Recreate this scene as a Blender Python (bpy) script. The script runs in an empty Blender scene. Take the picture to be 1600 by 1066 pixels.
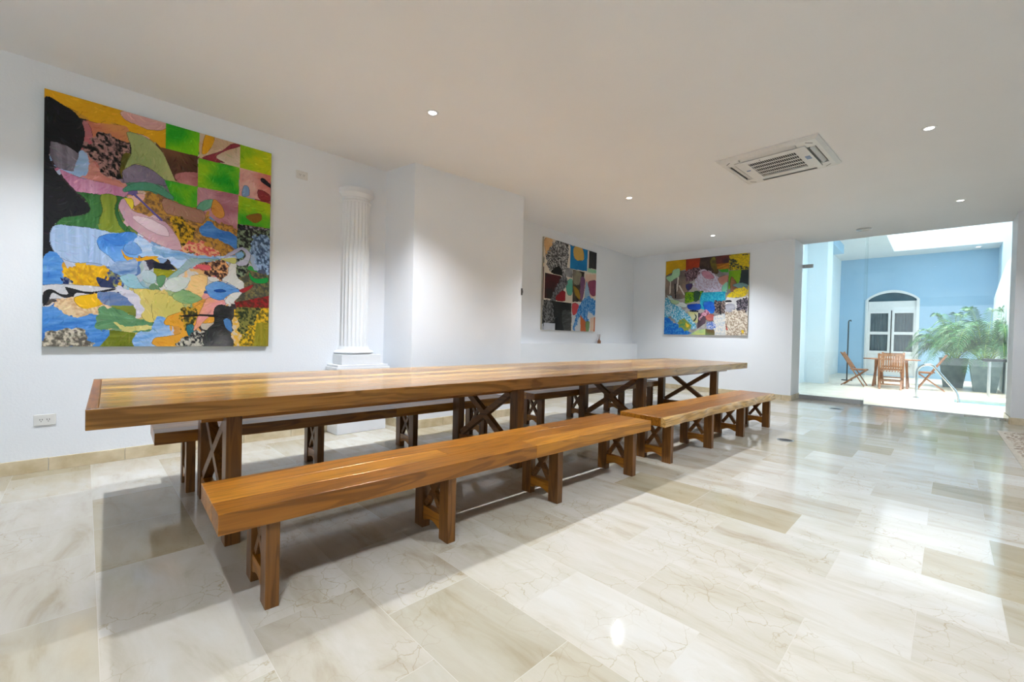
import bpy, bmesh, math, random
import numpy as np
from mathutils import Vector, Matrix

random.seed(7)
D = bpy.data
scene = bpy.context.scene
col = scene.collection
R = math.radians

# ------------------------------------------------------------------ camera
YAW, PITCH, ROLL, FPX, CAMH = 0.777, -0.013, 0.024, 676.1, 1.13
cf = Vector((math.cos(PITCH)*math.cos(YAW), math.cos(PITCH)*math.sin(YAW), math.sin(PITCH)))
cr0 = Vector((math.sin(YAW), -math.cos(YAW), 0))
cu0 = cr0.cross(cf)
cr = math.cos(ROLL)*cr0 + math.sin(ROLL)*cu0
cu = -math.sin(ROLL)*cr0 + math.cos(ROLL)*cu0
cam_data = D.cameras.new('camera')
cam_data.sensor_fit = 'HORIZONTAL'; cam_data.sensor_width = 36.0
cam_data.lens = FPX/1600*36.0
cam_data.clip_start = 0.05
cam = D.objects.new('camera', cam_data); col.objects.link(cam)
m = Matrix.Identity(4)
for i in range(3):
    m[i][0] = cr[i]; m[i][1] = cu[i]; m[i][2] = -cf[i]
m[0][3] = 0; m[1][3] = 0; m[2][3] = CAMH
cam.matrix_world = m
scene.camera = cam

# ------------------------------------------------------------------ world, exposure
world = D.worlds.new('sky'); scene.world = world; world.use_nodes = True
bg = world.node_tree.nodes['Background']
bg.inputs['Color'].default_value = (0.86, 0.94, 1.0, 1)
bg.inputs['Strength'].default_value = 1.8
sun_d = D.lights.new('sun', 'SUN'); sun_d.energy = 10.5; sun_d.angle = R(50); sun_d.color = (1, .97, .9)
sun = D.objects.new('sun', sun_d); col.objects.link(sun)
sun.rotation_euler = Vector((0.05, -0.14, -1)).to_track_quat('-Z', 'Y').to_euler()
LAMP_W = 270.0
LAMP_COL = (0.91, 0.97, 1.05)
scene.view_settings.view_transform = 'Standard'
scene.view_settings.look = 'None'
scene.view_settings.gamma = 1.0
scene.view_settings.use_curve_mapping = False
scene.view_settings.exposure = 0.5

# ------------------------------------------------------------------ helpers
class MB:
    def __init__(s): s.v = []; s.f = []; s.m = []; s.cur = 0
    def mesh(s, vs, fs, mi=None):
        b = len(s.v); s.v += [tuple(p) for p in vs]
        s.f += [tuple(b+i for i in f) for f in fs]; s.m += [s.cur if mi is None else mi]*len(fs)
    def box(s, x0, x1, y0, y1, z0, z1, M=None, mi=None):
        vs = [Vector((x, y, z)) for z in (z0, z1) for y in (y0, y1) for x in (x0, x1)]
        if M is not None: vs = [M @ v for v in vs]
        s.mesh(vs, [(0, 2, 3, 1), (4, 5, 7, 6), (0, 1, 5, 4), (2, 6, 7, 3), (0, 4, 6, 2), (1, 3, 7, 5)], mi)
    def bar(s, a, b, w, d, up=(0, 0, 1), mi=None):
        # rectangular bar from a to b, w along side axis, d along up-ish axis
        a = Vector(a); b = Vector(b); z = (b-a); L = z.length; z.normalize()
        upv = Vector(up); sd = z.cross(upv)
        if sd.length < 1e-4: sd = z.cross(Vector((1, 0, 0)))
        sd.normalize(); u2 = sd.cross(z)
        M = Matrix((sd, u2, z)).transposed().to_4x4(); M.translation = a
        s.box(-w/2, w/2, -d/2, d/2, 0, L, M, mi)
    def prism(s, poly, z0, z1, mi=None, M=None):
        n = len(poly)
        vs = [Vector((x, y, z0)) for x, y in poly] + [Vector((x, y, z1)) for x, y in poly]
        if M is not None: vs = [M @ v for v in vs]
        fs = [tuple(range(n))[::-1], tuple(range(n, 2*n))] + [(i, (i+1) % n, n+(i+1) % n, n+i) for i in range(n)]
        s.mesh(vs, fs, mi)
    def tube(s, pts, r, seg=10, mi=None, cap=True):
        pts = [Vector(p) for p in pts]; n = len(pts); rs = r if isinstance(r, (list, tuple)) else [r]*n
        vs = []; side = None
        for i, p in enumerate(pts):
            t = (pts[min(i+1, n-1)]-pts[max(i-1, 0)]).normalized()
            if side is None:
                side = t.cross(Vector((0, 0, 1)));
                if side.length < 1e-3: side = t.cross(Vector((1, 0, 0)))
            side = (side - t*side.dot(t)).normalized(); up = side.cross(t)
            for k in range(seg):
                a = 2*math.pi*k/seg; vs.append(p+rs[i]*(math.cos(a)*side+math.sin(a)*up))
        fs = [(i*seg+k, i*seg+(k+1) % seg, (i+1)*seg+(k+1) % seg, (i+1)*seg+k) for i in range(n-1) for k in range(seg)]
        if cap: fs += [tuple(range(seg))[::-1], tuple((n-1)*seg+k for k in range(seg))]
        s.mesh(vs, fs, mi)
    def lathe(s, prof, cx=0, cy=0, seg=32, mi=None, a0=0, a1=2*math.pi):
        full = abs(a1-a0-2*math.pi) < 1e-6; cnt = seg if full else seg+1
        vs = [(cx+r*math.cos(a0+(a1-a0)*k/seg), cy+r*math.sin(a0+(a1-a0)*k/seg), z) for r, z in prof for k in range(cnt)]
        fs = []
        for i in range(len(prof)-1):
            for k in range(seg):
                k2 = (k+1) % cnt
                fs.append((i*cnt+k, i*cnt+k2, (i+1)*cnt+k2, (i+1)*cnt+k))
        s.mesh(vs, fs, mi)
    def build(s, name, mats, parent=None, smooth=False, bevel=0):
        me = D.meshes.new(name); me.from_pydata(s.v, [], s.f); me.update()
        if not isinstance(mats, (list, tuple)): mats = [mats]
        for q in mats: me.materials.append(q)
        if len(mats) > 1: me.polygons.foreach_set('material_index', s.m)
        bm = bmesh.new(); bm.from_mesh(me); bmesh.ops.recalc_face_normals(bm, faces=bm.faces)
        bm.to_mesh(me); bm.free()
        o = D.objects.new(name, me); col.objects.link(o)
        if parent is not None: o.parent = parent
        if smooth:
            me.polygons.foreach_set('use_smooth', [True]*len(me.polygons))
            try: me.set_sharp_from_angle(angle=R(35))
            except Exception: pass
        if bevel:
            b = o.modifiers.new('bevel', 'BEVEL'); b.width = bevel; b.segments = 2; b.limit_method = 'ANGLE'
        return o

def tag(o, label=None, cat=None, group=None, kind=None):
    if label: o['label'] = label
    if cat: o['category'] = cat
    if group: o['group'] = group
    if kind: o['kind'] = kind
    return o
def thing(name, label, cat, loc=(0, 0, 0), rz=0, group=None):
    o = D.objects.new(name, None); col.objects.link(o); o.location = loc; o.rotation_euler = (0, 0, rz)
    o.empty_display_size = .1
    return tag(o, label, cat, group)
def struct(o, label=None, cat=None): return tag(o, label, cat, kind='structure')
def copy_tree(o, parent=None):
    c = o.copy(); col.objects.link(c); c.parent = parent
    for ch in list(o.children): copy_tree(ch, c)
    return c

# ------------------------------------------------------------------ materials
def lin(c): c = c/255; return c/12.92 if c <= .04045 else ((c+.055)/1.055)**2.4
def rgb(r, g, b, k=1.0): return (min(1, lin(r)*k), min(1, lin(g)*k), min(1, lin(b)*k), 1)
def newmat(name, color=(.8, .8, .8, 1), rough=.5, metal=0, spec=.5):
    mt = D.materials.new(name); mt.use_nodes = True; nt = mt.node_tree; b = nt.nodes['Principled BSDF']
    b.inputs['Base Color'].default_value = color; b.inputs['Roughness'].default_value = rough
    b.inputs['Metallic'].default_value = metal; b.inputs['Specular IOR Level'].default_value = spec
    return mt, nt, b
def N(nt, t, **kw):
    n = nt.nodes.new(t)
    for k, v in kw.items(): setattr(n, k, v)
    return n
def ramp(nt, stops):
    n = nt.nodes.new('ShaderNodeValToRGB'); e = n.color_ramp.elements
    while len(e) < len(stops): e.new(.5)
    for i, (p, c) in enumerate(stops): e[i].position = p; e[i].color = c
    return n
def mix(nt, fac, a, b, mode='MIX'):
    n = nt.nodes.new('ShaderNodeMix'); n.data_type = 'RGBA'; n.blend_type = mode
    for k, v in ((0, fac), (6, a), (7, b)):
        if hasattr(v, 'is_linked') or hasattr(v, 'links'): nt.links.new(v, n.inputs[k])
        else: n.inputs[k].default_value = v
    return n.outputs[2]
def simple_noise_mat(name, c1, c2, rough=.5, scale=8, bump=0, metal=0, spec=.5, bscale=None):
    mt, nt, b = newmat(name, c1, rough, metal, spec)
    tc = N(nt, 'ShaderNodeTexCoord'); no = N(nt, 'ShaderNodeTexNoise'); no.inputs['Scale'].default_value = scale
    no.inputs['Detail'].default_value = 5
    nt.links.new(tc.outputs['Object'], no.inputs['Vector'])
    r = ramp(nt, [(.35, c1), (.65, c2)]); nt.links.new(no.outputs['Fac'], r.inputs['Fac'])
    nt.links.new(r.outputs['Color'], b.inputs['Base Color'])
    if bump:
        n2 = N(nt, 'ShaderNodeTexNoise'); n2.inputs['Scale'].default_value = bscale or scale*6
        nt.links.new(tc.outputs['Object'], n2.inputs['Vector'])
        bp = N(nt, 'ShaderNodeBump'); bp.inputs['Strength'].default_value = bump; bp.inputs['Distance'].default_value = .01
        nt.links.new(n2.outputs['Fac'], bp.inputs['Height']); nt.links.new(bp.outputs['Normal'], b.inputs['Normal'])
    return mt

M_wall = simple_noise_mat('white_wall_paint', (.84, .87, .91, 1), (.86, .89, .925, 1), .55, 1.5, .12, spec=.3, bscale=60)
M_ceil = simple_noise_mat('ceiling_paint', (.87, .885, .905, 1), (.89, .905, .925, 1), .8, .8, .05, spec=.1, bscale=30)
M_plaster = simple_noise_mat('white_plaster', (.82, .84, .87, 1), (.85, .87, .89, 1), .45, 4, .08, spec=.35)
M_blue = simple_noise_mat('blue_wall_paint', rgb(164, 200, 227), rgb(170, 205, 231), .7, 1.2, .15, spec=.2)
M_paleblue = simple_noise_mat('pale_blue_paint', rgb(226, 240, 247), rgb(232, 243, 249), .7, 1.2, .1, spec=.2)
M_court_ceil = simple_noise_mat('courtyard_ceiling_paint', (.72, .78, .82, 1), (.75, .8, .84, 1), .8, 1)
M_white_trim = simple_noise_mat('white_enamel', (.80, .82, .83, 1), (.84, .85, .86, 1), .35, 10)
M_plastic = simple_noise_mat('white_plastic', (.74, .74, .72, 1), (.76, .76, .74, 1), .4, 30)
M_plastic_dark = simple_noise_mat('dark_plastic', (.05, .05, .05, 1), (.07, .07, .07, 1), .6, 30)
M_black = simple_noise_mat('black_metal', (.02, .025, .03, 1), (.03, .035, .04, 1), .4, 20)
M_slot = simple_noise_mat('vent_shadow_plastic', (.03, .03, .028, 1), (.04, .04, .035, 1), .7, 20)
M_chrome, _, _ = newmat('polished_steel', (.5, .53, .55, 1), .22, 1.0)
M_alu = simple_noise_mat('brushed_aluminium', (.45, .47, .49, 1), (.5, .52, .54, 1), .35, 40, metal=.7)
M_bluebadge, _, _ = newmat('blue_print', rgb(60, 110, 170), .5)

def wood(name, axis, tones, rough=.3, plank=True, dark=.62):
    """teak with the grain along the given local axis; each board gets its own tone"""
    mt, nt, b = newmat(name, (1, 1, 1, 1), rough, 0, .5)
    tc = N(nt, 'ShaderNodeTexCoord'); geo = N(nt, 'ShaderNodeNewGeometry'); L = nt.links.new
    off = N(nt, 'ShaderNodeVectorMath', operation='SCALE'); cmb = N(nt, 'ShaderNodeCombineXYZ')
    for i in range(3): L(geo.outputs['Random Per Island'], cmb.inputs[i])
    L(cmb.outputs[0], off.inputs[0]); off.inputs['Scale'].default_value = 37.0
    add = N(nt, 'ShaderNodeVectorMath', operation='ADD'); L(tc.outputs['Object'], add.inputs[0]); L(off.outputs[0], add.inputs[1])
    mp = N(nt, 'ShaderNodeMapping'); sc = [9.0, 9.0, 9.0]; sc[axis] = .7; mp.inputs['Scale'].default_value = sc
    L(add.outputs[0], mp.inputs['Vector'])
    n1 = N(nt, 'ShaderNodeTexNoise'); n1.inputs['Scale'].default_value = 1.1; n1.inputs['Detail'].default_value = 3; n1.inputs['Distortion'].default_value = .6
    L(mp.outputs[0], n1.inputs['Vector'])
    # growth rings: bands of the warped noise
    mul = N(nt, 'ShaderNodeMath', operation='MULTIPLY'); mul.inputs[1].default_value = 46; L(n1.outputs['Fac'], mul.inputs[0])
    sn = N(nt, 'ShaderNodeMath', operation='SINE'); L(mul.outputs[0], sn.inputs[0])
    rg = ramp(nt, [(0, (0, 0, 0, 1)), (.55, (.15, .15, .15, 1)), (.9, (1, 1, 1, 1))])
    ma = N(nt, 'ShaderNodeMath', operation='MULTIPLY_ADD'); ma.inputs[1].default_value = .5; ma.inputs[2].default_value = .5; L(sn.outputs[0], ma.inputs[0])
    L(ma.outputs[0], rg.inputs['Fac'])
    # fine fibre
    mp2 = N(nt, 'ShaderNodeMapping'); sc2 = [120., 120., 120.]; sc2[axis] = 3.0; mp2.inputs['Scale'].default_value = sc2; L(add.outputs[0], mp2.inputs['Vector'])
    n2 = N(nt, 'ShaderNodeTexNoise'); n2.inputs['Scale'].default_value = 1; n2.inputs['Detail'].default_value = 4; L(mp2.outputs[0], n2.inputs['Vector'])
    base = ramp(nt, [(i/(len(tones)-1), t) for i, t in enumerate(tones)])
    # broad tone variation within a board
    mp3 = N(nt, 'ShaderNodeMapping'); sc3 = [3., 3., 3.]; sc3[axis] = .35; mp3.inputs['Scale'].default_value = sc3; L(add.outputs[0], mp3.inputs['Vector'])
    n3 = N(nt, 'ShaderNodeTexNoise'); n3.inputs['Scale'].default_value = 1.3; L(mp3.outputs[0], n3.inputs['Vector'])
    mx = N(nt, 'ShaderNodeMath', operation='MULTIPLY_ADD'); mx.inputs[1].default_value = .62; L(geo.outputs['Random Per Island'], mx.inputs[0])
    m3 = N(nt, 'ShaderNodeMath', operation='MULTIPLY'); m3.inputs[1].default_value = .5; L(n3.outputs['Fac'], m3.inputs[0]); L(m3.outputs[0], mx.inputs[2])
    L(mx.outputs[0], base.inputs['Fac'])
    drk = mix(nt, 1.0, base.outputs['Color'], (.42, .36, .28, 1), 'MULTIPLY')
    f1 = N(nt, 'ShaderNodeMath', operation='MULTIPLY'); f1.inputs[1].default_value = dark; L(rg.outputs['Color'], f1.inputs[0])
    c1 = mix(nt, f1.outputs[0], base.outputs['Color'], drk)
    r2 = ramp(nt, [(.3, (.72, .68, .64, 1)), (.6, (1, 1, 1, 1))]); L(n2.outputs['Fac'], r2.inputs['Fac'])
    c2 = mix(nt, .7, c1, r2.outputs['Color'], 'MULTIPLY')
    L(c2, b.inputs['Base Color'])
    bp = N(nt, 'ShaderNodeBump'); bp.inputs['Strength'].default_value = .05; bp.inputs['Distance'].default_value = .003
    L(n2.outputs['Fac'], bp.inputs['Height']); L(bp.outputs['Normal'], b.inputs['Normal'])
    return mt
TK = [rgb(84, 48, 12), rgb(140, 86, 22), rgb(176, 114, 32), rgb(212, 150, 54)]
TKtop = [rgb(92, 60, 28), rgb(138, 92, 40), rgb(182, 134, 62), rgb(214, 172, 88)]
TKdark = [rgb(66, 40, 16), rgb(104, 66, 26), rgb(144, 94, 38), rgb(192, 142, 72)]
M_wx = wood('teak_along_x', 0, TK, .3)
M_wtop = wood('teak_tabletop', 0, TKtop, .2)
M_wy = wood('teak_along_y', 1, TK, .28)
M_wz = wood('teak_upright', 2, TKdark, .35)
M_wbrace = wood('teak_brace', 1, TKdark, .4)
M_sap = wood('teak_sapwood_edge', 0, [rgb(170, 120, 60), rgb(205, 160, 92), rgb(220, 180, 115)], .3)
M_otk = wood('outdoor_teak', 2, [rgb(140, 92, 62), rgb(170, 118, 82), rgb(196, 148, 110)], .5)
M_otx = wood('outdoor_teak_flat', 0, [rgb(140, 92, 62), rgb(170, 118, 82), rgb(196, 148, 110)], .5)

def marble(name, outdoors=False):
    mt, nt, b = newmat(name, (1, 1, 1, 1), .1, 0, .31); L = nt.links.new
    tc = N(nt, 'ShaderNodeTexCoord'); sp = N(nt, 'ShaderNodeSeparateXYZ'); L(tc.outputs['Object'], sp.inputs[0])
    rot = N(nt, 'ShaderNodeMapping'); rot.inputs['Rotation'].default_value = (0, 0, R(0.8)); L(tc.outputs['Object'], rot.inputs['Vector'])
    L(rot.outputs[0], sp.inputs[0])
    cb = N(nt, 'ShaderNodeCombineXYZ')   # bricks run along y, rows step along x
    ax = N(nt, 'ShaderNodeMath', operation='ADD'); ax.inputs[1].default_value = -0.045+0.414*46; L(sp.outputs[0], ax.inputs[0])
    ay = N(nt, 'ShaderNodeMath', operation='ADD'); ay.inputs[1].default_value = -0.07+0.58*43; L(sp.outputs[1], ay.inputs[0])
    L(ay.outputs[0], cb.inputs[0]); L(ax.outputs[0], cb.inputs[1])
    br = N(nt, 'ShaderNodeTexBrick'); br.offset = .45; br.inputs['Scale'].default_value = 1
    br.inputs['Brick Width'].default_value = .58; br.inputs['Row Height'].default_value = .414
    br.inputs['Mortar Size'].default_value = .0013; br.inputs['Mortar Smooth'].default_value = .3
    br.inputs['Color1'].default_value = (0, 0, 0, 1); br.inputs['Color2'].default_value = (1, 1, 1, 1); br.inputs['Mortar'].default_value = (.5, .5, .5, 1)
    L(cb.outputs[0], br.inputs['Vector'])
    rnd = br.outputs['Color']
    # offset the stone pattern per tile
    off = N(nt, 'ShaderNodeVectorMath', operation='SCALE'); L(rnd, off.inputs[0]); off.inputs['Scale'].default_value = 23
    ad = N(nt, 'ShaderNodeVectorMath', operation='ADD'); L(tc.outputs['Object'], ad.inputs[0]); L(off.outputs[0], ad.inputs[1])
    # tile base tone
    tone = ramp(nt, [(0, rgb(188, 182, 171)), (.3, rgb(199, 195, 187)), (.55, rgb(176, 169, 153)), (.75, rgb(203, 200, 194)), (.92, rgb(176, 167, 147)), (1, rgb(168, 158, 135))])
    L(rnd, tone.inputs['Fac'])
    # cloudy, slightly streaked along y
    mp = N(nt, 'ShaderNodeMapping'); mp.inputs['Scale'].default_value = (4.2, 1.1, 1); mp.inputs['Rotation'].default_value = (0, 0, R(12)); L(ad.outputs[0], mp.inputs['Vector'])
    n1 = N(nt, 'ShaderNodeTexNoise'); n1.inputs['Scale'].default_value = 1.6; n1.inputs['Detail'].default_value = 8; n1.inputs['Roughness'].default_value = .6; n1.inputs['Distortion'].default_value = .5
    L(mp.outputs[0], n1.inputs['Vector'])
    r1 = ramp(nt, [(.28, (.66, .58, .44, 1)), (.44, (.90, .87, .80, 1)), (.62, (1, 1, 1, 1))]); L(n1.outputs['Fac'], r1.inputs['Fac'])
    c = mix(nt, .8, tone.outputs['Color'], r1.outputs['Color'], 'MULTIPLY')
    # fine crackled veins
    wn = N(nt, 'ShaderNodeTexNoise'); wn.inputs['Scale'].default_value = 4; wn.inputs['Detail'].default_value = 6; L(ad.outputs[0], wn.inputs['Vector'])
    ws = N(nt, 'ShaderNodeVectorMath', operation='SCALE'); ws.inputs['Scale'].default_value = .30; L(wn.outputs['Color'], ws.inputs[0])
    wa = N(nt, 'ShaderNodeVectorMath', operation='ADD'); L(ad.outputs[0], wa.inputs[0]); L(ws.outputs[0], wa.inputs[1])
    vo = N(nt, 'ShaderNodeTexVoronoi'); vo.feature = 'DISTANCE_TO_EDGE'; vo.inputs['Scale'].default_value = 9; L(wa.outputs[0], vo.inputs['Vector'])
    vr = ramp(nt, [(0, (.72, .64, .50, 1)), (.010, (.90, .87, .80, 1)), (.026, (1, 1, 1, 1))]); L(vo.outputs['Distance'], vr.inputs['Fac'])
    vm = N(nt, 'ShaderNodeTexNoise'); vm.inputs['Scale'].default_value = 2.2; L(ad.outputs[0], vm.inputs['Vector'])
    vf = ramp(nt, [(.45, (0, 0, 0, 1)), (.62, (1, 1, 1, 1))]); L(vm.outputs['Fac'], vf.inputs['Fac'])
    c = mix(nt, vf.outputs['Color'], c, mix(nt, 1.0, c, vr.outputs['Color'], 'MULTIPLY'))
    # joints
    c = mix(nt, br.outputs['Fac'], c, rgb(196, 190, 179))
    L(c, b.inputs['Base Color'])
    rn = N(nt, 'ShaderNodeTexNoise'); rn.inputs['Scale'].default_value = 2.5; rn.inputs['Detail'].default_value = 4; L(tc.outputs['Object'], rn.inputs['Vector'])
    rr = N(nt, 'ShaderNodeMapRange'); rr.inputs['To Min'].default_value = .05; rr.inputs['To Max'].default_value = .13; L(rn.outputs['Fac'], rr.inputs['Value'])
    L(rr.outputs[0], b.inputs['Roughness'])
    bp = N(nt, 'ShaderNodeBump'); bp.inputs['Strength'].default_value = .25; bp.inputs['Distance'].default_value = .002; bp.invert = True
    L(br.outputs['Fac'], bp.inputs['Height']); L(bp.outputs['Normal'], b.inputs['Normal'])
    return mt
M_floor = marble('cream_marble_tiles')
M_base = simple_noise_mat('beige_marble_skirting', rgb(196, 178, 142), rgb(222, 208, 178), .25, 7)
M_court_floor = simple_noise_mat('pale_courtyard_stone', rgb(225, 215, 195), rgb(240, 232, 215), .35, 3)

def glass_mat():
    mt = D.materials.new('clear_glass'); mt.use_nodes = True; nt = mt.node_tree; nt.nodes.clear(); L = nt.links.new
    o = N(nt, 'ShaderNodeOutputMaterial'); t = N(nt, 'ShaderNodeBsdfTransparent'); t.inputs[0].default_value = (.97, .99, .99, 1)
    g = N(nt, 'ShaderNodeBsdfGlossy'); g.inputs['Roughness'].default_value = 0.0
    fr = N(nt, 'ShaderNodeFresnel'); fr.inputs['IOR'].default_value = 1.5
    mx = N(nt, 'ShaderNodeMixShader'); L(fr.outputs[0], mx.inputs[0]); L(t.outputs[0], mx.inputs[1]); L(g.outputs[0], mx.inputs[2]); L(mx.outputs[0], o.inputs[0])
    return mt
M_glass = glass_mat()
M_glass_edge = simple_noise_mat('glass_edge_green', (.55, .75, .78, 1), (.6, .8, .82, 1), .2, 10)
def emis(name, c, s):
    mt, nt, b = newmat(name, c, .4); b.inputs['Emission Color'].default_value = c; b.inputs['Emission Strength'].default_value = s; return mt
M_lamp = emis('lit_lamp_lens', (1, .98, .97, 1), 7)

# ------------------------------------------------------------------ room shell
CZ = 3.11
XF, YL = 9.68, 4.885
def floor_obj():
    b = MB()
    b.box(-4.2, 10.37, -4.4, 5.7, -.12, 0)
    return struct(b.build('floor', M_floor))
floor_obj()
b = MB(); b.box(-4.2, 10.37, -4.4, 5.7, CZ, CZ+.15); struct(b.build('ceiling', M_ceil))
b = MB(); b.prism([(-4.2, YL), (2.70, YL), (2.78, 4.376), (4.49, 4.244), (4.5, 5.03), (9.80, 5.368), (9.80, 5.7), (-4.2, 5.7)], 0, CZ)
struct(b.build('wall_left', M_wall))
b = MB()
b.box(XF, 10.37, 1.99, 5.7, 0, CZ)                      # wall with the square painting
struct(b.build('wall_far', M_wall))
b = MB(); b.box(XF-.02, 10.37, -4.4, -.79, 0, CZ); struct(b.build('wall_pier', M_wall))
# wall behind the camera, with an unglazed opening added and sized for ambient daylight, and the right-hand wall
b = MB()
b.box(-4.35, -4.2, -4.4, 5.7, 0, .35); b.box(-4.35, -4.2, -4.4, 5.7, 2.75, CZ)
b.box(-4.35, -4.2, 1.4, 5.7, .35, 2.75); b.box(-4.35, -4.2, -4.4, -3.4, .35, 2.75)
struct(b.build('wall_back', M_wall))
b = MB()
b.box(-4.2, 10.37, -4.55, -4.4, 0, .1); b.box(-4.2, 10.37, -4.55, -4.4, 2.7, CZ)
for x0, x1 in ((-4.2, 10.37),): b.box(x0, x1, -4.55, -4.4, .1, 2.7)
struct(b.build('wall_right', M_wall))

def skirting(name, pts, hh=.1, t=.016):
    b = MB()
    for (x0, y0), (x1, y1) in zip(pts[:-1], pts[1:]):
        a = Vector((x0, y0, 0)); c = Vector((x1, y1, 0)); d = (c-a); L_ = d.length; d.normalize(); nrm = Vector((d.y, -d.x, 0))
        k = 0.0; tl = .44
        while k < L_-1e-4:
            e = min(k+tl, L_); p0 = a+d*(k+.0015); p1 = a+d*(e-.0015)
            q = [p0, p1, p1+nrm*t, p0+nrm*t]
            b.prism([(v.x, v.y) for v in q], 0, hh*random.uniform(.99, 1.02)); k = e
    return struct(b.build(name, M_base, bevel=.001))
skirting('baseboard_left', [(-4.2+.56, YL), (2.02, YL)])
skirting('baseboard_box', [(2.62, YL), (2.70, YL), (2.78, 4.376), (4.49, 4.244), (4.5, 4.9)])
skirting('baseboard_recess', [(4.52, 4.90), (XF, 5.23)])
skirting('baseboard_far', [(XF, 5.22), (XF, 1.99), (10.36, 1.99)])
skirting('baseboard_pier', [(10.36, -.79), (XF-.02, -.79), (XF-.02, -4.38)])

# low ledge along the recess
b = MB(); b.prism([(4.5, 4.90), (XF, 5.23), (XF, 5.37), (4.5, 5.04)], 0, 1.0); struct(b.build('trim_1', M_wall))

# engaged fluted column on its pedestal
def column():
    t = thing('half_column', 'white fluted half column on a pedestal against the left wall', 'column', (2.31, YL, 0))
    b = MB()
    b.box(-.29, .29, -.27, 0, 0, .70); b.box(-.315, .315, -.295, 0, .70, .735); b.box(-.30, .30, -.28, 0, .735, .76)
    b.box(-.235, .235, -.235, 0, .76, .87)
    b.build('pedestal', M_plaster, t, bevel=.004)
    b = MB(); pr = []
    for k in range(9):
        a = math.pi*k/8; pr.append((.20+.03*math.sin(a), .87+.045*k/8))
    pr += [(.185, .92), (.18, .935), (.172, .96)]
    b.lathe(pr, seg=28, a0=math.pi, a1=2*math.pi); b.build('column_base', M_plaster, t, smooth=True)
    b = MB(); nfl = 12; prof = []
    per = 8
    for k in range(nfl*per+1):
        a = math.pi+math.pi*k/(nfl*per); ph = (k % per)/per
        prof.append((a, -.013*max(0, math.sin(math.pi*ph))**.7 if 0 < ph else 0))
    zs = [.955, 1.0, 2.0, 2.58, 2.62]; rr = [.166, .165, .162, .155, .155]
    vs = []
    for z, r0 in zip(zs, rr):
        f = 1 if z in (1.0, 2.0, 2.58) else 0
        for a, dr in prof: r_ = r0+dr*f; vs.append((r_*math.cos(a), r_*math.sin(a), z))
    n_ = len(prof)
    b.mesh(vs, [(i*n_+k, i*n_+k+1, (i+1)*n_+k+1, (i+1)*n_+k) for i in range(len(zs)-1) for k in range(n_-1)])
    b.build('shaft', M_plaster, t, smooth=True)
    b = MB(); b.lathe([(.155, 2.61), (.168, 2.625), (.157, 2.64), (.157, 2.67), (.185, 2.70), (.198, 2.71), (.20, 2.75), (.193, 2.765), (0, 2.765)], seg=28, a0=math.pi, a1=2*math.pi)
    b.build('capital', M_plaster, t, smooth=True)
column()

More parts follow.
